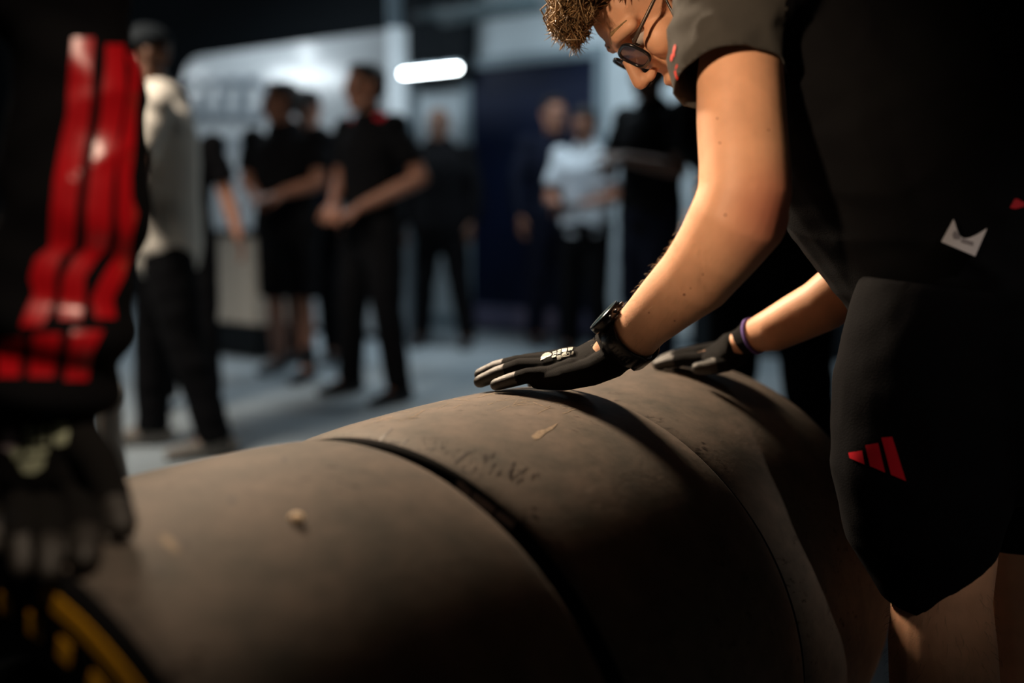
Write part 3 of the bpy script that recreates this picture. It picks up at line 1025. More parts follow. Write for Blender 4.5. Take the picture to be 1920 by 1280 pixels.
def prings(pairs, depth=0.95):
    """limb rings from the two outline points of the limb at a distance"""
    out = []
    cs = [(P(a[0], a[1], y) + P(b[0], b[1], y)) / 2 for (a, b, y) in pairs]
    for i, (a, b, y) in enumerate(pairs):
        va = (P(b[0], b[1], y) - P(a[0], a[1], y)) / 2
        t = (cs[min(i + 1, len(cs) - 1)] - cs[max(i - 1, 0)]).normalized()
        va_p = va - t * va.dot(t)
        va_p = va_p.normalized() * va.length * (0.6 + 0.4 * va_p.length / va.length)
        vb = t.cross(va_p).normalized() * va_p.length * depth
        out.append((cs[i], va_p, vb))
    return out


ARM = [((1330, -60), (1500, -60), 1.20), ((1318, 60), (1474, 50), 1.185), ((1307, 150), (1468, 135), 1.165), ((1307, 222), (1473, 231), 1.15), ((1311, 297), (1480, 305), 1.135), ((1312, 340), (1482, 375), 1.127),
       ((1296, 386), (1468, 440), 1.130), ((1271, 437), (1410, 508), 1.148), ((1244, 481), (1361, 562), 1.172), ((1205, 529), (1303, 599), 1.203), ((1170, 575), (1248, 638), 1.235), ((1150, 597), (1226, 661), 1.254), ((1128, 622), (1186, 682), 1.272)]
R_ARM = [((1640, 380), (1740, 500), 1.36), ((1601, 446), (1672, 548), 1.37), ((1566, 483), (1630, 575), 1.385), ((1512, 531), (1566, 616), 1.40), ((1471, 556), (1513, 637), 1.42), ((1430, 583), (1462, 657), 1.44), ((1399, 602), (1430, 657), 1.46), ((1382, 620), (1398, 660), 1.475)]

HIPL, HIPR = V((0.605, 1.18, 0.92)), V((0.655, 1.38, 0.92))
SHL = P(1415, -20, 1.20); SHR = V((0.43, 1.50, SHL.z + 0.02))
HC_, SC_ = (HIPL + HIPR) / 2, (SHL + SHR) / 2
UPT = (SC_ - HC_).normalized(); LAT = (SHL - SHR).normalized(); FWT = LAT.cross(UPT).normalized()
HEADC = P(1258, -8, 1.36)
HF = (-CR * 0.54 - CU * 0.84 + CF * 0.05).normalized()      # where the face points
HU = (-CR * 0.86 + CU * 0.50 - CF * 0.05)
HM = basis(HF, HU, HEADC) @ Matrix.Scale(1.0, 4)
body = MB()
hs = MB(); head_shells(hs, HM); body.add(hs.v, hs.f)
NB = SC_ + UPT * 0.04
body.tube([NB, NB.lerp(HEADC, 0.5) - FWT * 0.0, HM @ V((-0.035, 0, -0.03))], [0.066, 0.062, 0.060], 16)


def tors(mb, spec):
    mb.loft([(HC_.lerp(SC_, k) + FWT * off, LAT * a, FWT * b) for k, a, b, off in spec], 28)


tors(body, [(-0.1, 0.16, 0.11, 0), (0.1, 0.155, 0.11, 0), (0.35, 0.145, 0.10, 0.0), (0.6, 0.16, 0.11, 0), (0.85, 0.17, 0.105, 0), (1.0, 0.15, 0.08, 0), (1.08, 0.09, 0.06, 0)])
ra = prings(ARM)
body.loft(ra, 28)
# elbow point and forearm muscle
body.ell(P(1446, 408, 1.125), (0.020, 0.022, 0.030))
body.loft(prings(R_ARM, 0.9), 24)
body.tube([SHR, SHR.lerp(P(1690, 440, 1.36), 0.5), P(1690, 440, 1.36)], [0.056, 0.052, 0.046], 14)
body.tube([SHL, ra[1][0]], [0.058, 0.058], 14)
# hands inside the gloves
body.tube([ra[-1][0], P(1100, 680, 1.29), P(1030, 690, 1.30)], [0.026, 0.012, 0.008], 12)
body.tube([P(1388, 643, 1.475), P(1340, 662, 1.50), P(1300, 668, 1.51)], [0.020, 0.009, 0.006], 12)
# legs
LEG = [((1690, 620), (1930, 620), 1.19), ((1672, 860), (1895, 860), 1.20), ((1684, 1010), (1866, 1010), 1.20), ((1676, 1120), (1853, 1120), 1.20), ((1670, 1200), (1862, 1200), 1.20), ((1672, 1285), (1868, 1285), 1.20)]
lr = prings(LEG)
kz = lr[-1][0]
body.loft(lr + [(kz + V((0.008, 0, -0.07)), V((0.056, 0, 0)), V((0, 0.056, 0))), (kz + V((0.025, 0.0, -0.15)), V((0.062, 0, 0)), V((0, 0.058, 0))), (kz + V((0.03, 0, -0.30)), V((0.042, 0, 0)), V((0, 0.040, 0))), (kz + V((0.03, 0, -0.36)), V((0.042, 0, 0)), V((0, 0.040, 0)))], 24)
LA = kz + V((0.03, 0, -0.36)); LA.z = 0.09
RK = V((0.735, 1.42, 0.49)); RA_ = V((0.80, 1.44, 0.09))
body.tube([HIPR, HIPR.lerp(RK, 0.5), RK, RK.lerp(RA_, 0.35), RA_], [0.092, 0.082, 0.060, 0.060, 0.042], 16)
body.tube([HIPL, lr[0][0]], [0.09, 0.085], 14)
for an in (LA, RA_):
    body.tube([an, an + V((-0.11, 0.02, -0.045))], [0.038, 0.03], 10)
    sb = MB()
    sb.loft([(V((an.x + 0.085, an.y, 0.05)), V((0, 0.03, 0)), V((0, 0, 0.045))), (V((an.x + 0.04, an.y, 0.055)), V((0, 0.04, 0)), V((0, 0, 0.052))), (V((an.x - 0.03, an.y + 0.005, 0.05)), V((0, 0.042, 0)), V((0, 0, 0.048))),
             (V((an.x - 0.12, an.y + 0.015, 0.036)), V((0, 0.048, 0)), V((0, 0, 0.034))), (V((an.x - 0.18, an.y + 0.02, 0.03)), V((0, 0.036, 0)), V((0, 0, 0.026)))], 16)
    sb.tube([V((an.x, an.y, 0.08)), V((an.x, an.y, 0.15))], [0.048, 0.047], 14)
    me = bake(sb, 0.006, 3, 0.5, 'shoe')
    for v in me.vertices: v.co.z = max(v.co.z, 0.001)
    obj('shoe', me, M_shoe, mech, True, False)
bo = obj('body', bake(body, 0.0034, 6, 0.5, 'body'), M_skin, mech, True, False)
BT = bvh(bo)
eyes(HM, mech)

# t-shirt: torso plus two short sleeves
sh = MB()
tors(sh, [(-0.12, 0.205, 0.155, 0.005), (0.05, 0.205, 0.175, -0.01), (0.3, 0.205, 0.190, -0.02), (0.55, 0.205, 0.190, -0.025), (0.8, 0.195, 0.165, -0.025), (0.95, 0.172, 0.125, -0.02), (1.04, 0.10, 0.090, -0.02)])
# cloth hanging from the chest
sh.loft([(P(1560, 120, 1.30), V((0.07, 0, 0)), V((0, 0.17, 0))), (P(1575, 260, 1.27), V((0.085, 0, 0)), V((0, 0.15, 0))), (P(1625, 370, 1.25), V((0.075, 0, 0)), V((0, 0.13, 0))), (P(1680, 440, 1.23), V((0.058, 0, 0.012)), V((0, 0.11, 0)))], 20)
SLV = [((1300, -90), (1530, -90), 1.21), ((1283, 0), (1500, 0), 1.19), ((1254, 85), (1478, 75), 1.17), ((1262, 140), (1466, 120), 1.16), ((1270, 172), (1463, 138), 1.155)]
sr = prings(SLV, 0.80)
hemC = sr[-1][0]
# the hem ring tilts: its near side is drawn up
ha, hb_ = sr[-1][1], sr[-1][2]
if hb_.y > 0: hb_ = -hb_
hb_ = (hb_.normalized() * 0.92 + V((0, 0, 0.38))).normalized() * hb_.length
hn = ha.cross(hb_).normalized()
if hn.z > 0: hn = -hn
sr[-1] = (hemC, ha, hb_)
sr.append((hemC + hn * 0.045, ha, hb_))
sh.loft(sr, 30, True, False)
sh.tube([SC_ + LAT * 0.05, SHL + V((0, 0, 0.0)), sr[1][0]], [0.10, 0.085, 0.078], 18)
rs_end = SHR.lerp(P(1690, 440, 1.36), 0.7)
sh.tube([SC_ - LAT * 0.08, SHR, rs_end], [0.10, 0.082, 0.078], 18, dome=False)
sm = bake(sh, 0.0048, 6, 0.5, 'shirt')


def folds(co, n_):
    d = (co - hemC).length
    w = 0.0026 * noise.noise(V((co.x * 26, co.y * 14, co.z * 40)))
    w += 0.0030 * (1 - abs(noise.noise(V((co.x * 20 - co.z * 16, co.y * 12, co.z * 24 + co.x * 9 + 2))) * 2.6)) ** 3 if co.x < 0.31 else 0.0
    w += 0.0050 * (1 - abs(noise.noise(V((co.x * 9 + co.z * 11, co.y * 7, co.z * 5 - co.x * 8))) * 2)) ** 2 * 0.8
    a_ = (co.x - 0.45) * 9 + co.z * 7
    w += 0.006 * noise.noise(V((a_ * 0.9, co.y * 5, co.z * 2.2))) * min(1, max(0, (co.x - 0.33) * 8))
    return w


wrinkle(sm, folds)
rsN = (rs_end - SHR).normalized()
cut_plane(sm, [(hemC, hn, lambda c: (c - hemC).length < 0.12 and c.x < 0.310 and c.z < hemC.z + 0.06),
               (rs_end - rsN * 0.006, rsN, lambda c: (c - rs_end).length < 0.12 and c.y > 1.30)])
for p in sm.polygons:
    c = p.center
    p.material_index = 0 if c.x < 0.300 - 0.04 * (c.z - 1.2) and c.y < 1.27 and c.z > 1.1 else 1  # torso shade is put into the darker jersey, split along the shadow edge
so = obj('shirt', sm, [M_shirt, M_jersey_shade], mech, True, False)
ST = bvh(so)
# hem seam band on the sleeve
# shorts
st = MB()
SHORT = [((1612, 560), (1985, 520), 1.19), ((1592, 620), (1975, 600), 1.19), ((1563, 740), (1945, 720), 1.195), ((1558, 880), (1910, 870), 1.20), ((1588, 1000), (1878, 1000), 1.20), ((1650, 1090), (1852, 1100), 1.20), ((1664, 1116), (1851, 1140), 1.20)]
srg = prings(SHORT, 0.8)
e = srg[-1]
va = (P(1853, 1136, 1.20) - P(1662, 1122, 1.20)) / 2; vb = e[2] if e[2].y < 0 else -e[2]
vb = (vb.normalized() + V((0, 0, -0.16))).normalized() * vb.length
sn = va.cross(vb).normalized()
if sn.z > 0: sn = -sn
srg[-1] = (e[0], va, vb)
srg.append((e[0] + sn * 0.055, va, vb))
st.loft(srg, 30, True, False)
st.tube([HIPR + V((0, 0, 0.02)), HIPR.lerp(RK, 0.5), RK + V((0, 0, 0.05))], [0.13, 0.125, 0.105], 20, dome=False)
st.loft([((HIPL + HIPR) / 2 + V((-0.02, 0, dz)), V((a, 0, 0)), V((0.02, b, 0))) for dz, a, b in ((-0.16, 0.13, 0.18), (-0.06, 0.145, 0.20), (0.04, 0.14, 0.195), (0.10, 0.12, 0.17))], 24)
stm = bake(st, 0.0065, 5, 0.5, 'shorts')
wrinkle(stm, lambda co, n_: 0.005 * noise.noise(V((co.x * 10, co.y * 10, co.z * 7))) + 0.002 * noise.noise(co * 30))
rkE = RK + V((0, 0, 0.05))
cut_plane(stm, [(e[0], sn, lambda c: (c - e[0]).length < 0.14 and c.y < 1.31), (rkE + V((0, 0, 0.006)), V((0, 0, -1)), lambda c: (c - rkE).length < 0.16 and c.y > 1.31)])
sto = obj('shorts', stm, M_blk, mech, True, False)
STT = bvh(sto)


# ---- gloves
def glove(name, fingers, palm, cuff, parent, voxel=0.0017):
    mb = MB()
    for f in fingers:
        mb.tube([p for p, r in f], [r for p, r in f], 14)
    palm(mb)
    me = bake(mb, voxel, 5, 0.5, name)
    segs = []
    for f in fingers:
        segs.append((f[-1][0], f[-2][0]))
        segs.append((f[-2][0], f[-3][0].lerp(f[-2][0], 0.55)))
    def near(c):
        for a, b in segs:
            ab = b - a
            k = max(-0.5, min(1, (c - a).dot(ab) / ab.length_squared))
            if (c - (a + ab * k)).length < 0.0125 and k < 1: return True
        return False
    idx = [1 if near(p.center) else 0 for p in me.polygons]
    me.polygons.foreach_set('material_index', idx)
    o = obj(name, me, [M_glove, M_coat], parent, True, False)
    return o


def F(*js):
    return [(P(x, y, d), r) for x, y, d, r in js]


LF = [F((1075, 690, 1.268, .014), (1030, 703, 1.270, .0115), (988, 704, 1.274, .0104), (956, 713, 1.281, .0098), (930, 721, 1.288, .0082)),
      F((1070, 676, 1.285, .015), (1022, 687, 1.288, .0120), (974, 687, 1.302, .0112), (932, 701, 1.316, .0106), (900, 715, 1.325, .0090)),
      F((1070, 670, 1.305, .015), (1018, 678, 1.310, .0118), (970, 680, 1.325, .0108), (930, 689, 1.342, .0100), (900, 702, 1.352, .0085)),
      F((1075, 668, 1.325, .014), (1025, 674, 1.332, .0118), (985, 677, 1.348, .0105), (950, 687, 1.362, .0098), (925, 697, 1.372, .0085)),
      F((1105, 690, 1.31, .015), (1060, 702, 1.355, .013), (1025, 712, 1.385, .0115), (1000, 718, 1.40, .0095))]


def palmL(mb):
    cuffc = ra[-1]
    c2 = ra[-2]
    mb.loft([(c2[0].lerp(cuffc[0], 0.36), cuffc[1] * 1.16, cuffc[2] * 1.16), (cuffc[0], cuffc[1] * 1.12, cuffc[2] * 1.12), (P(1108, 675, 1.285), P(1108, 712, 1.27) - P(1108, 675, 1.285), V((0.004, 0.036, 0.006))),
             (P(1070, 684, 1.292), P(1072, 708, 1.285) - P(1070, 684, 1.292), V((0.006, 0.040, 0.004))), (P(1032, 690, 1.298), P(1032, 705, 1.292) - P(1032, 690, 1.298), V((0.006, 0.038, 0.002)))], 24, True, False)
    mb.tube([P(1008, 714, 1.272), P(1055, 709, 1.262), P(1108, 697, 1.258), P(1150, 676, 1.264)], [0.011, 0.0165, 0.0185, 0.022], 16)


gl = glove('glove', LF, palmL, None, mech)
gl['label'] = 'black knit glove with white print on the back'
GT = bvh(gl)
RF = [F((1345, 668, 1.500, .014), (1310, 674, 1.505, .012), (1280, 674, 1.515, .0108), (1255, 678, 1.525, .010), (1234, 684, 1.532, .0085)),
      F((1345, 660, 1.520, .015), (1305, 664, 1.525, .012), (1275, 668, 1.538, .011), (1252, 674, 1.548, .010), (1232, 681, 1.556, .0085)),
      F((1345, 657, 1.540, .015), (1308, 660, 1.546, .012), (1280, 664, 1.558, .011), (1258, 670, 1.568, .010), (1240, 676, 1.576, .0085)),
      F((1350, 656, 1.560, .014), (1318, 659, 1.566, .012), (1295, 663, 1.576, .0105), (1275, 668, 1.586, .010), (1260, 672, 1.592, .0085)),
      F((1385, 668, 1.478, .015), (1360, 682, 1.465, .013), (1330, 688, 1.468, .0115), (1308, 690, 1.472, .0095))]


def palmR(mb):
    rr = prings(R_ARM, 0.9)
    a, b = rr[-2], rr[-1]
    mb.loft([(a[0].lerp(b[0], 0.05), a[1] * 1.10, a[2] * 1.12), (b[0], b[1] * 1.15, b[2] * 1.25), (P(1362, 658, 1.495), V((0.004, 0.0, -0.026)), V((0.006, 0.040, 0))), (P(1340, 666, 1.508), V((0.002, 0.0, -0.017)), V((0.006, 0.046, 0))), (P(1315, 669, 1.525), V((0, 0, -0.012)), V((0.006, 0.044, 0)))], 22, True, False)


gr_ = glove('glove', RF, palmR, None, mech)
gr_['label'] = 'black knit glove with purple cuff edge'
rr = prings(R_ARM, 0.9)
cufr = rr[-2]
cb = MB()
vs, fs = [], []
axc = (rr[-1][0] - rr[-2][0]).normalized()
c0_ = rr[-2][0].lerp(rr[-1][0], 0.05)
NS = 40
for k in range(NS):
    q = 2 * pi * k / NS
    dirv = cufr[1] * 1.13 * cos(q) + cufr[2] * 1.15 * sin(q)
    for (al, sc) in ((-0.0025, 1.0), (0.0025, 1.0), (0.0025, 0.90), (-0.0025, 0.90)):
        vs.append(c0_ + axc * al + dirv * sc)
for k in range(NS):
    for j in range(4):
        fs.append((k * 4 + j, k * 4 + (j + 1) % 4, ((k + 1) % NS) * 4 + (j + 1) % 4, ((k + 1) % NS) * 4 + j))
cb.add(vs, fs)
obj('cuff_edge', cb, M_purple, mech)

# white print on the back of the near glove (zoomed crop: x = 960 + u / 6.857, y = 600 + v / 6.857)
Z = lambda pts: [(960 + u / 6.857, 600 + v / 6.857) for u, v in pts]
logo = [[(370, 520), (372, 480), (395, 445), (430, 424), (470, 418), (505, 424), (514, 440), (495, 465), (455, 478), (425, 495)],
        [(522, 410), (570, 396), (572, 412), (524, 428)], [(528, 432), (572, 418), (574, 436), (528, 450)], [(516, 462), (570, 448), (560, 474), (512, 488)],
        [(586, 390), (628, 374), (630, 392), (588, 406)], [(584, 412), (628, 396), (626, 412), (584, 428)], [(582, 434), (624, 418), (624, 432), (582, 446)],
        [(574, 462), (628, 448), (634, 498), (606, 512), (582, 512)],
        [(640, 372), (700, 362), (712, 372), (706, 384), (660, 390), (658, 402), (706, 394), (700, 408), (640, 416)],
        [(722, 358), (782, 350), (784, 362), (760, 372), (744, 386), (768, 380), (778, 372), (770, 388), (724, 398)],
        [(640, 440), (664, 420), (700, 416), (700, 430), (668, 438), (664, 450), (640, 494), (634, 470)], [(672, 444), (704, 436), (706, 446), (676, 456)],
        [(668, 462), (720, 452), (744, 440), (752, 448), (728, 466), (660, 476)], [(708, 420), (740, 420), (752, 430), (746, 436), (728, 428), (708, 430)],
        [(760, 430), (778, 402), (790, 406), (786, 440), (768, 448), (756, 442)]]
for k, pl in enumerate(logo):
    decal('glove_print', GT, [Z(pl)], M_white, gl, 0.0006, 4, pitch=3)

# ---- watch
WC = (P(1146, 601, 1.256) + P(1214, 670, 1.256)) / 2
WT = (ra[-1][0] - ra[-3][0]).normalized()
WN = (-CR * 0.73 + CU * 0.68 - CF * 0.02)
WN = (WN - WT * WN.dot(WT)).normalized()
WB = WT.cross(WN).normalized()
watch = thing('wristwatch', '', '', WC)
del watch['label']; del watch['category']
watch.parent = mech
watch.matrix_parent_inverse = Matrix.Translation(mech.location).inverted()


def sub(name, mb, m, shade=True):
    o = obj(name, mb, m, None, shade)
    o.parent = watch
    o.matrix_parent_inverse = Matrix.Translation(WC).inverted()
    return o


SW, rN, rB = 0.0142, 0.0350, 0.0345
vs, fs = [], []
NS = 56
for k in range(NS):
    q = 2 * pi * k / NS
    nb = WN * cos(q) * rN + WB * sin(q) * rB
    sc = 1.0 + (0.10 if cos(q) < -0.75 else 0)
    w = SW * (1.0 if abs(cos(q)) < 0.8 else 0.92)
    for (al, rs) in ((-w, 0.985), (-w * 0.9, 1.03), (w * 0.9, 1.03), (w, 0.985), (w, 0.95), (-w, 0.95)):
        vs.append(WC + nb * rs * sc + WT * al)
for k in range(NS):
    for j in range(6):
        fs.append((k * 6 + j, k * 6 + (j + 1) % 6, ((k + 1) % NS) * 6 + (j + 1) % 6, ((k + 1) % NS) * 6 + j))
sub('strap', MB().add(vs, fs), M_gblk)
CC = WC + WN * (rN + 0.004)
sub('case', MB().loft([(CC - WN * 0.006, WT * 0.0225, WB * 0.0225), (CC - WN * 0.003, WT * 0.0248, WB * 0.0248), (CC + WN * 0.004, WT * 0.0252, WB * 0.0252), (CC + WN * 0.0062, WT * 0.0242, WB * 0.0242)], 48, True, False), M_gblk)
sub('dial_glass', MB().loft([(CC + WN * 0.0063, WT * 0.0220, WB * 0.0220), (CC + WN * 0.0070, WT * 0.0216, WB * 0.0216)], 48, True, False), mat('watch_glass', (0.02, 0.045, 0.055), 0.12, 0.6))
sub('bezel', MB().loft([(CC + WN * 0.0061, WT * 0.0246, WB * 0.0246), (CC + WN * 0.0072, WT * 0.0240, WB * 0.0240), (CC + WN * 0.0066, WT * 0.0221, WB * 0.0221)], 48, True, False), mat('bezel_metal', (0.03, 0.035, 0.04), 0.3, 0.5, metal=0.7))
for a in (-0.75, -0.15, 0.45):
    dr = (WB * -cos(a) - WT * sin(a)) if (WB.dot(CF) > 0) else (WB * cos(a) - WT * sin(a))
    dr = -WT * cos(a) + (WB if WB.dot(CF) < 0 else -WB) * sin(a + 0.5)
    dr.normalize()
    sub('button', MB().tube([CC + dr * 0.024, CC + dr * 0.0284], 0.0024, 12, dome=True), M_steel)
for k in range(5):
    q0 = 1.30 + 0.17 * k
    nb = WN * cos(q0) * rN + (WB if WB.dot(CF) < 0 else -WB) * sin(q0) * rB
    tq = (-WN * sin(q0) * rN + (WB if WB.dot(CF) < 0 else -WB) * cos(q0) * rB).normalized()
    sub('strap_hole', MB().box(WC + nb * 1.032, (0.0042, 0.0011, 0.0006), (WT, tq, nb.normalized())), mat('strap_hole_grey', (0.05, 0.05, 0.055), 0.6, 0.3), False)

# ---- glasses
gla = thing('glasses', '', '', HEADC)
del gla['label']; del gla['category']
gla.parent = mech
gla.matrix_parent_inverse = Matrix.Translation(mech.location).inverted()


def gsub(name, mb, m, shade=True):
    o = obj(name, mb, m, None, shade)
    o.parent = gla
    o.matrix_parent_inverse = Matrix.Translation(HEADC).inverted()
    return o


HT = lambda x, y, z: HM @ V((x, y, z))
for s in (-1, 1):
    pts = []
    cy = 0.034 * s
    for k in range(33):
        q = 2 * pi * k / 32
        ex = abs(cos(q)) ** 0.6 * (1 if cos(q) > 0 else -1) * 0.0265
        ez = abs(sin(q)) ** 0.7 * (1 if sin(q) > 0 else -1) * 0.0195
        pts.append(HT(0.104 - 0.13 * abs(cy + ex) - 0.9 * 0 + ez * 0.12, cy + ex, -0.002 + ez))
    gsub('rim', MB().tube(pts, 0.0024, 8), M_gblk)
    vs = pts[:-1] + [p - HM.to_3x3() @ V((0.0012, 0, 0)) for p in pts[:-1]]
    n = 32
    gsub('lens', MB().add(vs, [tuple(range(n)), tuple(range(n, 2 * n))[::-1]] + [(k, (k + 1) % n, (k + 1) % n + n, k + n) for k in range(n)]), M_glass, False)
    gsub('temple', MB().tube([HT(0.092, 0.061 * s, 0.008), HT(0.080, 0.073 * s, 0.010), HT(0.03, 0.079 * s, 0.016), HT(-0.012, 0.080 * s, 0.020), HT(-0.035, 0.079 * s, -0.005)], [0.003, 0.0026, 0.0022, 0.0022, 0.0022], 8), mat('temple_metal', (0.10, 0.075, 0.06), 0.35, 0.5, metal=0.5))
gsub('bridge', MB().tube([HT(0.100, 0.009, 0.004), HT(0.106, 0, 0.008), HT(0.100, -0.009, 0.004)], 0.0022, 8), M_gblk)
# cord behind the cheek
obj('ear_cord', MB().tube([P(1236, -30, 1.285), P(1250, 2, 1.280), P(1262, 26, 1.275), P(1275, 60, 1.275)], 0.0016, 8), M_gblk, mech)

# ---- hair: tufts
rnd = random.Random(3)
hb = MB()
Rm = HM.to_3x3()
for k in range(2600):
    th_ = rnd.uniform(-pi, pi); cz = rnd.uniform(0.22, 1.0); sz = math.sqrt(1 - cz * cz)
    d = V((sz * cos(th_), sz * sin(th_), cz))
    if d.x > 0.60 and d.z < 0.60: continue
    root_ = V((-0.012 + d.x * 0.094, d.y * 0.074, 0.030 + d.z * 0.086))
    front = max(0.0, d.x)
    out = d.normalized()
    comb = V((0.75 + front * 0.5, rnd.gauss(0, 0.35), -0.05 - 0.35 * front)) if d.x > -0.2 else V((-0.3, rnd.gauss(0, 0.3), -0.6))
    ln = rnd.uniform(0.030, 0.055) * (1.0 if d.z > 0.45 else 0.55)
    pts = [root_ - out * 0.004]
    p, dirv = root_.copy(), (out * 0.9 + comb * 0.25).normalized()
    ax = V((rnd.gauss(0, 1), rnd.gauss(0, 1), rnd.gauss(0, 1))).normalized()
    cu = rnd.uniform(-0.55, 0.55)
    for q in range(5):
        pts.append(p.copy())
        dirv = (dirv + comb * 0.28 + ax.cross(dirv) * cu).normalized()
        p = p + dirv * ln / 5
    w = rnd.uniform(0.0009, 0.0019)
    hb.tube([HM @ a for a in pts], [w, w * 1.1, w * 1.1, w, w * 0.7, w * 0.15], 3, cap=False)
for k in range(1300):
    y0 = rnd.uniform(-0.055, 0.055)
    hz = rnd.uniform(0.060, 0.112)
    root_ = V((0.082 - 0.9 * (hz - 0.060) - 4.5 * y0 * y0 * 2, y0, hz))
    tip = V((rnd.uniform(0.092, 0.126) - 5 * y0 * y0, y0 * 1.1 + rnd.gauss(0, 0.012), rnd.uniform(0.066, 0.112)))
    mid = root_.lerp(tip, 0.5) + V((0.006, rnd.gauss(0, 0.006), rnd.uniform(0.0, 0.022)))
    a1 = root_.lerp(mid, 0.5) + V((rnd.gauss(0, 0.003), rnd.gauss(0, 0.004), 0.005))
    a2 = mid.lerp(tip, 0.5) + V((rnd.gauss(0.002, 0.007), rnd.gauss(0, 0.007), rnd.gauss(0.004, 0.007)))
    e2 = tip + V((rnd.gauss(0, 0.006), rnd.gauss(0, 0.006), rnd.gauss(0, 0.006)))
    w = rnd.uniform(0.0008, 0.0018)
    hb.tube([HM @ p for p in (root_, a1, mid, a2, tip, e2)], [w, w, w, w * 0.9, w * 0.6, w * 0.15], 3, cap=False)
capm = MB()
capm.ell(HM @ V((-0.022, 0, 0.046)), (0.098, 0.080, 0.080), Rm)
capm.ell(HM @ V((-0.050, 0, 0.005)), (0.066, 0.076, 0.070), Rm)
hb.add(capm.v, capm.f)
ho = obj('hair', hb, M_hair, mech)
# eyebrows and nostrils
for s in (-1, 1):
    obj('nostril', MB().ell(HT(0.1085, 0.0068 * s, -0.0405), (0.0042, 0.0028, 0.0022), Rm), M_dhair, mech)
for s in (-1, 1):
    obj('eyebrow', MB().tube([HT(0.074, 0.052 * s, 0.030), HT(0.0915, 0.032 * s, 0.037), HT(0.096, 0.012 * s, 0.031)], [0.0018, 0.0032, 0.0024], 8), M_hair, mech)

# ---- marks on skin and clothes
for (x, y, r) in ((1350, 268, 1.8), (1345, 222, 1.6), (1441, 244, 1.6), (1360, 403, 2.2), (1283, 552, 2.2), (1265, 601, 1.5), (1318, 514, 1.5), (1217, 586, 1.3), (1295, 540, 1.2)):
    decal('mole', BT, [[(x + r * cos(2 * pi * k / 10), y + r * sin(2 * pi * k / 10)) for k in range(10)]], M_mole, mech, 0.0003, 0)
for pl in ([(1592, 848), (1617, 844), (1622, 870), (1594, 858)], [(1623, 834), (1647, 830), (1660, 885), (1632, 873)], [(1653, 820), (1673, 818), (1699, 901), (1671, 889)]):
    decal('red_bar_print', STT, [pl], M_red, mech, 0.0012, 5, pitch=8)
# red script on the sleeve edge
for pl in ([(1264, 90), (1266, 84), (1268, 84), (1268, 92), (1265, 99), (1262, 100)], [(1259, 104), (1262, 100), (1264, 103), (1262, 112), (1259, 116), (1258, 110)],
           [(1267, 128), (1270, 120), (1272, 122), (1269, 130)], [(1265, 134), (1268, 131), (1271, 146), (1269, 150)], [(1263, 93), (1266, 96), (1266, 106), (1264, 106)]):
    decal('red_script_print', ST, [pl], mat('red_thread', (0.75, 0.05, 0.03), 0.6, 0.3), mech, 0.0010, 3, pitch=3)
for pl in ([(1892, 390), (1903, 383), (1901, 373), (1907, 373), (1908, 382), (1920, 379), (1920, 387), (1903, 392)],):
    decal('red_waist_print', ST, [pl], M_red, mech, 0.0015, 3, pitch=5)
# care tag sticking out under the shirt hem
tg = [(1788, 411), (1763, 453), (1826, 480), (1851, 428)]
h1, _n, _i, _d = ST.ray_cast(CO, RAY(1800, 440).normalized())
ty_ = (h1.y if h1 else 1.1) - 0.012
a, b_, c_, d_ = [P(x, y, ty_) for x, y in tg]
nn = (b_ - a).cross(d_ - a).normalized()
if nn.y > 0: nn = -nn
cols = 10
vs, fs = [], []
for i in range(cols + 1):
    u = i / cols
    for j in range(5):
        v = j / 4
        p = a.lerp(d_, u).lerp(b_.lerp(c_, u), v)
        p = p + (b_ - a) * (0.62 * sin(pi * u ** 1.15) * (1 - v)) + nn * (0.003 * v)
        vs.append(p)
for i in range(cols):
    for j in range(4):
        fs.append((i * 5 + j, i * 5 + j + 1, (i + 1) * 5 + j + 1, (i + 1) * 5 + j))
m0 = MB().add(vs, fs)
m0.add([v - nn * 0.0008 for v in vs], [f[::-1] for f in fs])
tgo = obj('care_tag', m0, M_tag, mech)
TGT = bvh(tgo)
decal('tag_print', TGT, [[(1785, 440), (1792, 428), (1803, 440), (1800, 449), (1788, 448)], [(1803, 446), (1826, 454), (1824, 461), (1801, 454)]], M_tagp, tgo, 0.0004, 3, pitch=5)

# fine hairs on the near forearm
ah = MB()
rnd = random.Random(11)
me = bo.data
cand = [p for p in me.polygons if 0.10 < p.center.x < 0.27 and 1.1 < p.center.y < 1.30 and 0.84 < p.center.z < 1.06]
for k in range(700):
    p = rnd.choice(cand)
    n_ = p.normal
    if n_.z < -0.1 and n_.x > 0: continue
    g = (WT * 0.8 + V((rnd.uniform(-.4, .4), rnd.uniform(-.4, .4), rnd.uniform(-.5, .1)))).normalized()
    ln = rnd.uniform(0.004, 0.010)
    c = V(p.center)
    ah.tube([c, c + n_ * ln * 0.4 + g * ln * 0.4, c + n_ * ln * 0.55 + g * ln], [0.00010, 0.00008, 0.00003], 3, cap=False)
lh = MB()
cand = [p for p in me.polygons if 0.42 < p.center.x < 0.60 and p.center.y < 1.28 and 0.28 < p.center.z < 0.56]
for k in range(420):
    p = rnd.choice(cand)
    n_ = p.normal
    g = V((rnd.uniform(-.5, .3), rnd.uniform(-.4, .4), -0.9)).normalized()
    ln = rnd.uniform(0.006, 0.014)
    c = V(p.center)
    lh.tube([c, c + n_ * ln * 0.5 + g * ln * 0.35, c + n_ * ln * 0.7 + g * ln], [0.00014, 0.00011, 0.00004], 3, cap=False)
tag(obj('leg_hair', lh, M_dhair, mech), kind='stuff')
tag(obj('arm_hair', ah, mat('fine_hair', (0.45, 0.28, 0.14), 0.5, 0.4), mech), kind='stuff')

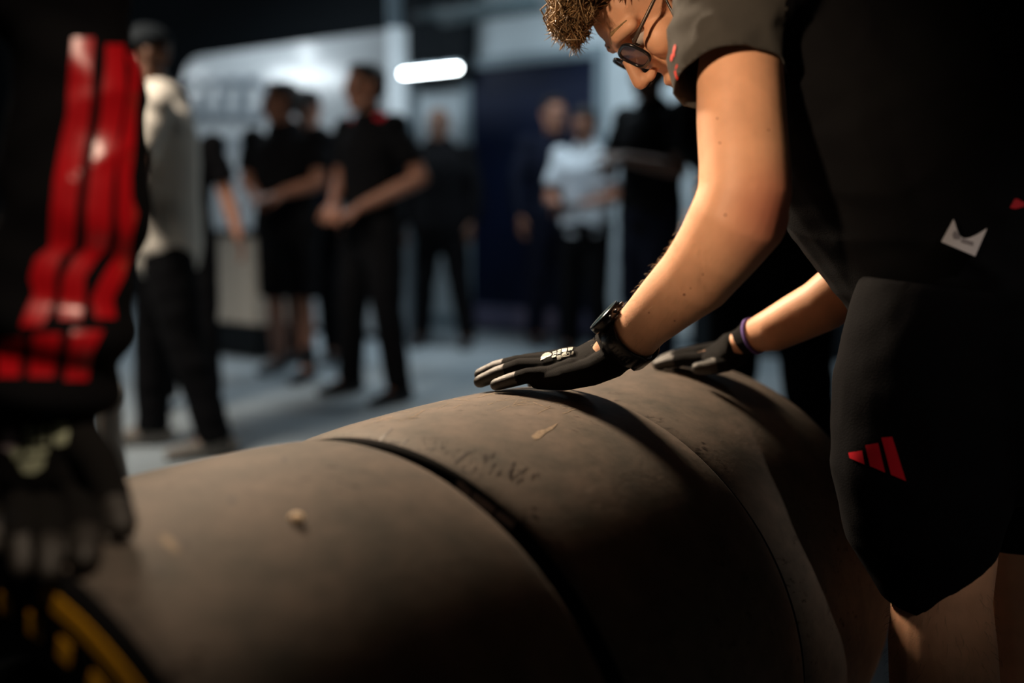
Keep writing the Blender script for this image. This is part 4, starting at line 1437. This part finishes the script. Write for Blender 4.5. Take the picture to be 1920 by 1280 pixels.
# ------------------------------------------------------------------ the crew member on the left with the striped sleeve
cr = thing('person', 'crew member in black with three red stripes down the sleeve, gloved hand on nearest tyre', 'person', (-0.66, 0.62, 0), 'crew around the tyres')
SLV2 = [((-250, -150), (-110, -330), 0.83), ((-90, -10), (110, -180), 0.845), ((30, 70), (240, -10), 0.85), ((38, 130), (262, 120), 0.85), ((30, 190), (252, 185), 0.845), ((24, 250), (262, 250), 0.84), ((14, 310), (268, 312), 0.835), ((8, 370), (276, 372), 0.83),
        ((0, 430), (262, 436), 0.822), ((-12, 480), (240, 492), 0.815), ((-20, 540), (244, 552), 0.808), ((-30, 600), (246, 620), 0.80), ((-32, 660), (236, 682), 0.793), ((-26, 715), (200, 730), 0.787)]
cs = MB()
sl = prings(SLV2, 0.85)
cs.loft(sl, 32)
C_HIP = V((-0.76, 0.58, 0.93)); C_SH = V((-0.60, 0.66, 1.36))
CFW = V((0.90, 0.43, 0)); CLT = V((0.43, -0.90, 0)) * -1
RSH = sl[0][0]
C_UP = (C_SH - C_HIP).normalized(); C_F = CLT.cross(C_UP).normalized()
LSH = C_SH - CLT * 0.18
cs.loft([(C_HIP.lerp(C_SH, k), CLT * a, C_F * b) for k, a, b in ((-0.05, 0.20, 0.14), (0.2, 0.19, 0.14), (0.5, 0.19, 0.14), (0.75, 0.20, 0.14), (0.93, 0.18, 0.11), (1.04, 0.10, 0.08))], 28)
cs.tube([C_SH + CLT * 0.10, RSH.lerp(C_SH + CLT * 0.10, 0.4), RSH], [0.10, 0.09, 0.07], 18)
LEL = V((-0.60, 0.42, 1.12)); LWR = V((-0.50, 0.42, 0.92))
cs.tube([C_SH - CLT * 0.08, LSH, LEL, LEL.lerp(LWR, 0.9)], [0.10, 0.085, 0.065, 0.05], 16)
cm = bake(cs, 0.0056, 5, 0.5, 'jacket')


def cfold(co, n_):
    zz = co.z
    w = 0.0075 * (noise.noise(V((co.x * 5, co.y * 5, zz * 26 + co.x * 14)))) + 0.004 * (1 - 2 * abs(noise.noise(V((co.x * 8, co.y * 6, zz * 17 - co.x * 10 + 3)))))
    if zz < 1.0:
        w += 0.006 * sin(zz * 120 + co.x * 25) * min(1, max(0, (1.0 - zz) * 8))
    return w


wrinkle(cm, cfold)
co_ = obj('jacket', cm, M_blk2, cr, True, False)
CT = bvh(co_)
# three satin stripes laid on the sleeve: outline points in the view, laid on the cloth
S1 = [(156, 72, 40), (152, 120, 40), (150, 180, 44), (147, 215, 42), (141, 250, 46), (134, 290, 46), (126, 340, 46), (120, 390, 46), (118, 430, 46), (116, 462, 44), (90, 486, 46), (80, 520, 46), (84, 550, 40), (70, 590, 46), (60, 612, 40)]
S2 = [(214, 84, 34), (214, 130, 36), (212, 175, 44), (208, 215, 40), (202, 250, 40), (194, 300, 44), (188, 340, 44), (184, 390, 46), (184, 430, 44), (180, 465, 40), (160, 484, 44), (138, 520, 40), (136, 560, 44), (132, 600, 42)]
S3 = [(246, 100, 22), (252, 130, 20), (250, 160, 16), (244, 200, 18), (240, 250, 22), (234, 290, 30), (232, 330, 24), (232, 370, 26), (237, 400, 38), (234, 440, 24), (228, 480, 30), (210, 520, 40), (190, 560, 40), (196, 598, 38)]
C1 = [(24, 632, 46), (20, 660, 44), (18, 708, 40)]
C2 = [(90, 626, 50), (84, 660, 48), (78, 708, 46)]
C3 = [(164, 620, 58), (150, 660, 44), (142, 714, 42)]
for nm, S in (('red_stripe', S1), ('red_stripe', S2), ('red_stripe', S3), ('cuff_stripe', C1), ('cuff_stripe', C2), ('cuff_stripe', C3)):
    poly = [(x - w / 2, y) for x, y, w in S] + [(x + w / 2, y) for x, y, w in S][::-1]
    quads = [[(S[k][0] - S[k][2] / 2, S[k][1]), (S[k][0] + S[k][2] / 2, S[k][1]), (S[k + 1][0] + S[k + 1][2] / 2, S[k + 1][1]), (S[k + 1][0] - S[k + 1][2] / 2, S[k + 1][1])] for k in range(len(S) - 1)]
    decal(nm, CT, quads, M_satin, cr, 0.0015, 5, pitch=9)
# body, trousers, shoes, head
cb_ = MB()
HC2 = C_SH + V((0.08, 0.04, 0.20))
HM2 = basis((0.75, 0.4, -0.45), (0.2, 0.1, 1), HC2)
hs = MB(); head_shells(hs, HM2); cb_.add(hs.v, hs.f)
cb_.tube([C_SH, HM2 @ V((-0.03, 0, -0.05))], [0.066, 0.058], 14)
cb_.loft([(C_HIP.lerp(C_SH, k), CLT * a, C_F * b) for k, a, b in ((-0.1, 0.16, 0.11), (0.3, 0.15, 0.11), (0.7, 0.17, 0.11), (1.0, 0.15, 0.08))], 20)
cb_.tube([C_SH, RSH, sl[1][0], sl[2][0], sl[3][0]], [0.055, 0.035, 0.035, 0.035, 0.035], 12)
cb_.tube([sl[3][0], sl[5][0], sl[8][0], sl[13][0], P(80, 790, 0.778)], [0.035, 0.035, 0.032, 0.028, 0.022], 12)
cb_.tube([C_SH, LSH, LEL, LWR], [0.06, 0.055, 0.042, 0.028], 12)
hand_shells(cb_, LWR, (LWR - LEL), (-0.5, 0.5, -0.3), (0.5, -0.5, 0), 1.0, 0.5, 0.009)
pt = MB()
for s_ in (-1, 1):
    hip = C_HIP + CLT * 0.09 * s_ + V((0, 0, -0.02)); an = V((hip.x - 0.04, hip.y + 0.02, 0.09)); kn = hip.lerp(an, 0.5) + V((0.02, -0.01, 0))
    cb_.tube([hip, kn, an], [0.09, 0.058, 0.04], 14)
    pt.tube([hip + V((0, 0, 0.04)), hip.lerp(kn, 0.5), kn, an + V((0, 0, -0.01))], [0.115, 0.105, 0.085, 0.07], 16, dome=False)
    sb = MB()
    f2 = CFW
    for_ = [(-0.085, 0.045, 0.03, 0.040), (-0.05, 0.052, 0.038, 0.05), (0.02, 0.05, 0.04, 0.048), (0.10, 0.034, 0.046, 0.032), (0.165, 0.028, 0.036, 0.024)]
    sb.loft([(V((an.x, an.y, z)) + f2 * x, CLT * a, V((0, 0, b))) for x, z, a, b in for_], 14)
    me = bake(sb, 0.008, 3, 0.5, 'shoe')
    for v in me.vertices: v.co.z = max(v.co.z, 0.001)
    obj('shoe', me, M_shoe, cr, True, False)
pt.loft([(C_HIP + V((0, 0, dz)), CLT * a, CFW * b) for dz, a, b in ((-0.1, 0.17, 0.13), (0.0, 0.18, 0.135), (0.08, 0.17, 0.125))], 20)
obj('body', bake(cb_, 0.005, 4, 0.5, 'body', 0.5), M_skin2, cr, True, False)
obj('trousers', bake(pt, 0.008, 5, 0.5, 'trousers'), M_blk2, cr, True, False)
eyes(HM2, cr)
h2 = MB(); R2 = HM2.to_3x3()
h2.ell(HM2 @ V((-0.022, 0, 0.048)), (0.100, 0.082, 0.082), R2); h2.ell(HM2 @ V((-0.045, 0, 0.01)), (0.072, 0.078, 0.075), R2)
hm = bake(h2, 0.006, 3, 0.5, 'hair'); wrinkle(hm, lambda co, n_: 0.004 * noise.noise(co * 60))
obj('hair', hm, M_dhair, cr, True, False)
# his glove
G2 = [F((150, 820, .772, .0170), (186, 866, .760, .0148), (210, 925, .748, .0135), (228, 985, .738, .0120)),
      F((130, 880, .772, .0150), (150, 935, .766, .0135), (160, 985, .760, .0125), (162, 1020, .752, .0120), (160, 1046, .745, .0105)),
      F((80, 885, .775, .0140), (86, 945, .770, .0120), (90, 1000, .765, .0110), (94, 1035, .757, .0105), (94, 1070, .750, .0095)),
      F((40, 880, .780, .0140), (38, 940, .775, .0120), (38, 995, .770, .0110), (40, 1030, .762, .0105), (42, 1062, .755, .0095)),
      F((5, 870, .785, .0130), (-8, 920, .780, .0115), (-14, 965, .776, .0105), (-16, 1000, .770, .010), (-14, 1025, .765, .009))]

for f_ in G2:
    for k_ in range(len(f_)):
        p_, r_ = f_[k_]
        h_, n_, i_, d_ = TT.ray_cast(CO, (p_ - CO).normalized())
        if h_ is not None and (p_ - CO).length > (h_ - CO).length - r_ * 1.3:
            dr_ = (p_ - CO).normalized()
            f_[k_] = (h_ - dr_ * (r_ / max(0.35, -n_.dot(dr_))), r_)


def palm2(mb):
    a = sl[-1]
    mb.loft([(a[0].lerp(sl[-2][0], 0.3), a[1] * 0.80, a[2] * 0.8), (P(84, 765, .782), P(184, 765, .782) - P(84, 765, .782), V((0, 0.028, 0.004))), (P(80, 820, .778), P(182, 820, .776) - P(80, 820, .778), V((0, 0.022, 0.004))),
             (P(70, 880, .777), P(158, 880, .772) - P(70, 880, .777), V((0, 0.018, 0.003)))], 22)


g2 = glove('glove', G2, palm2, None, cr, 0.0024)
g2['label'] = 'black glove with blurred pale green print'
G2T = bvh(g2)
M_pg = mat('pale_green_print', (0.56, 0.62, 0.44), 0.6, 0.3)
prints = [[(2, 815), (14, 804), (28, 806), (36, 820), (32, 838), (16, 846), (2, 838)], [(46, 800), (56, 796), (60, 830), (50, 832)], [(64, 806), (72, 800), (78, 826), (68, 832)], [(80, 798), (88, 796), (90, 830), (82, 832)],
          [(100, 796), (126, 792), (130, 812), (126, 832), (110, 836), (100, 828)], [(20, 844), (38, 840), (42, 852), (28, 862)], [(48, 842), (92, 838), (88, 852), (50, 856)], [(34, 866), (60, 858), (86, 858), (82, 876), (64, 888), (44, 886)]]
for pl in prints:
    decal('glove_print', G2T, [pl], M_pg if pl[0][0] > 10 or pl[0][1] > 840 else mat('pale_pink_print', (0.70, 0.60, 0.66), 0.6, 0.3), g2, 0.0008, 3, pitch=5)

# ------------------------------------------------------------------ marks and crumbs on the tyres
def tyre_patch(name, polys, m, ti, lift=0.0004, pitch=6):
    o = decal(name, TT, polys, m, None, lift, 5, pitch=pitch)
    o.parent = tyres[ti]
    o.matrix_parent_inverse = Matrix.Translation(tyres[ti].location).inverted()
    return o


M_scuf = mat('ochre_scuff', (0.27, 0.205, 0.14), 0.7, 0.3, var=0.3, scale=200)
M_streak = mat('dark_streak', (0.052, 0.042, 0.036), 0.6, 0.3)
M_pale = mat('pale_glint', (0.78, 0.58, 0.50), 0.45, 0.4, var=0.1, scale=60)
tyre_patch('scuff_mark', [[(996, 818), (1008, 808), (1024, 804), (1046, 793), (1036, 805), (1022, 812), (1012, 822), (1002, 824)]], M_scuf, 1)
for (x0, y0, x1, y1, w) in ((712, 826, 736, 803, 2.2), (756, 834, 767, 823, 2.0), (852, 868, 882, 846, 2.6), (808, 846, 816, 838, 1.8)):
    dx, dy = x1 - x0, y1 - y0
    L_ = math.hypot(dx, dy); nx, ny = -dy / L_ * w, dx / L_ * w
    tyre_patch('dark_streak', [[(x0 + nx, y0 + ny), (x1 + nx * .6, y1 + ny * .6), (x1 - nx * .6, y1 - ny * .6), (x0 - nx, y0 - ny)]], M_streak, 1)
rnd = random.Random(5)
for k in range(46):
    u = rnd.random()
    x = 796 + 205 * u + rnd.gauss(0, 6)
    y = 833 + 70 * u ** 1.1 + rnd.gauss(0, 9) - 5
    big = 1.0 if u > 0.45 else 0.5
    a, b_ = rnd.uniform(1.2, 2.6) * big, rnd.uniform(3.5, 8.0) * big
    an = rnd.gauss(0.62, 0.10)
    tyre_patch('graining_mark', [[(x + a * cos(2 * pi * q / 7) * rnd.uniform(.6, 1.2) * cos(an) + b_ * sin(2 * pi * q / 7) * sin(an), y - b_ * sin(2 * pi * q / 7) * cos(an) * rnd.uniform(.7, 1.2) + a * cos(2 * pi * q / 7) * sin(an)) for q in range(7)]], M_streak, 1)
for k in range(44):
    if k < 26:
        x, y = rnd.uniform(900, 1080), rnd.uniform(738, 772)
    else:
        x, y = rnd.uniform(690, 880), 0
        y = 783 - (x - 690) * 0.24 + rnd.uniform(2, 26)
    an = rnd.gauss(-0.15, 0.35); L_ = rnd.uniform(5, 17)
    pts_ = [(x + L_ * t * cos(an) + rnd.gauss(0, .5), y + L_ * t * sin(an) + rnd.gauss(0, .6)) for t in (-1, -0.3, 0.3, 1)]
    w = rnd.uniform(0.2, 0.45)
    tyre_patch('scratch', [[(px_, py_ - w) for px_, py_ in pts_] + [(px_, py_ + w) for px_, py_ in pts_[::-1]]], M_scuf, 1, 0.0003)
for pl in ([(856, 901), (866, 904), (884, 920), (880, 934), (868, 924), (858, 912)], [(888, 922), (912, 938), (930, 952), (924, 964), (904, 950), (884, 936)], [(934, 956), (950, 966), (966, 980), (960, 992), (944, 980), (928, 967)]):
    tyre_patch('pale_sidewall_glint', [pl], M_pale, 1, 0.0006)  # painted highlight: lamp reflection on the sidewall, broken into segments
for (x, y, r) in ((435, 937, 7), (345, 1020, 9), (296, 1070, 11), (533, 862, 5)):
    tyre_patch('dark_pit', [[(x + r * cos(2 * pi * k / 10), y + r * sin(2 * pi * k / 10)) for k in range(10)]], M_streak, 0)
tyre_patch('scuff_mark', [[(298, 1000), (312, 1002), (332, 1022), (340, 1036), (326, 1034), (306, 1018)]], M_scuf, 0)
h_, n_ = on_tyre(555, 974)
peb = MB().ell(h_ + n_ * 0.002, (0.0062, 0.0052, 0.0040))
pm = peb.mesh('rubber_crumb')
wrinkle(pm, lambda co, n_: 0.0012 * noise.noise(co * 400))
tag(obj('rubber_crumb', pm, mat('crumb_tan', (0.92, 0.70, 0.46), 0.6, 0.4)), 'small pale tan crumb stuck to the nearest tyre', 'crumb')
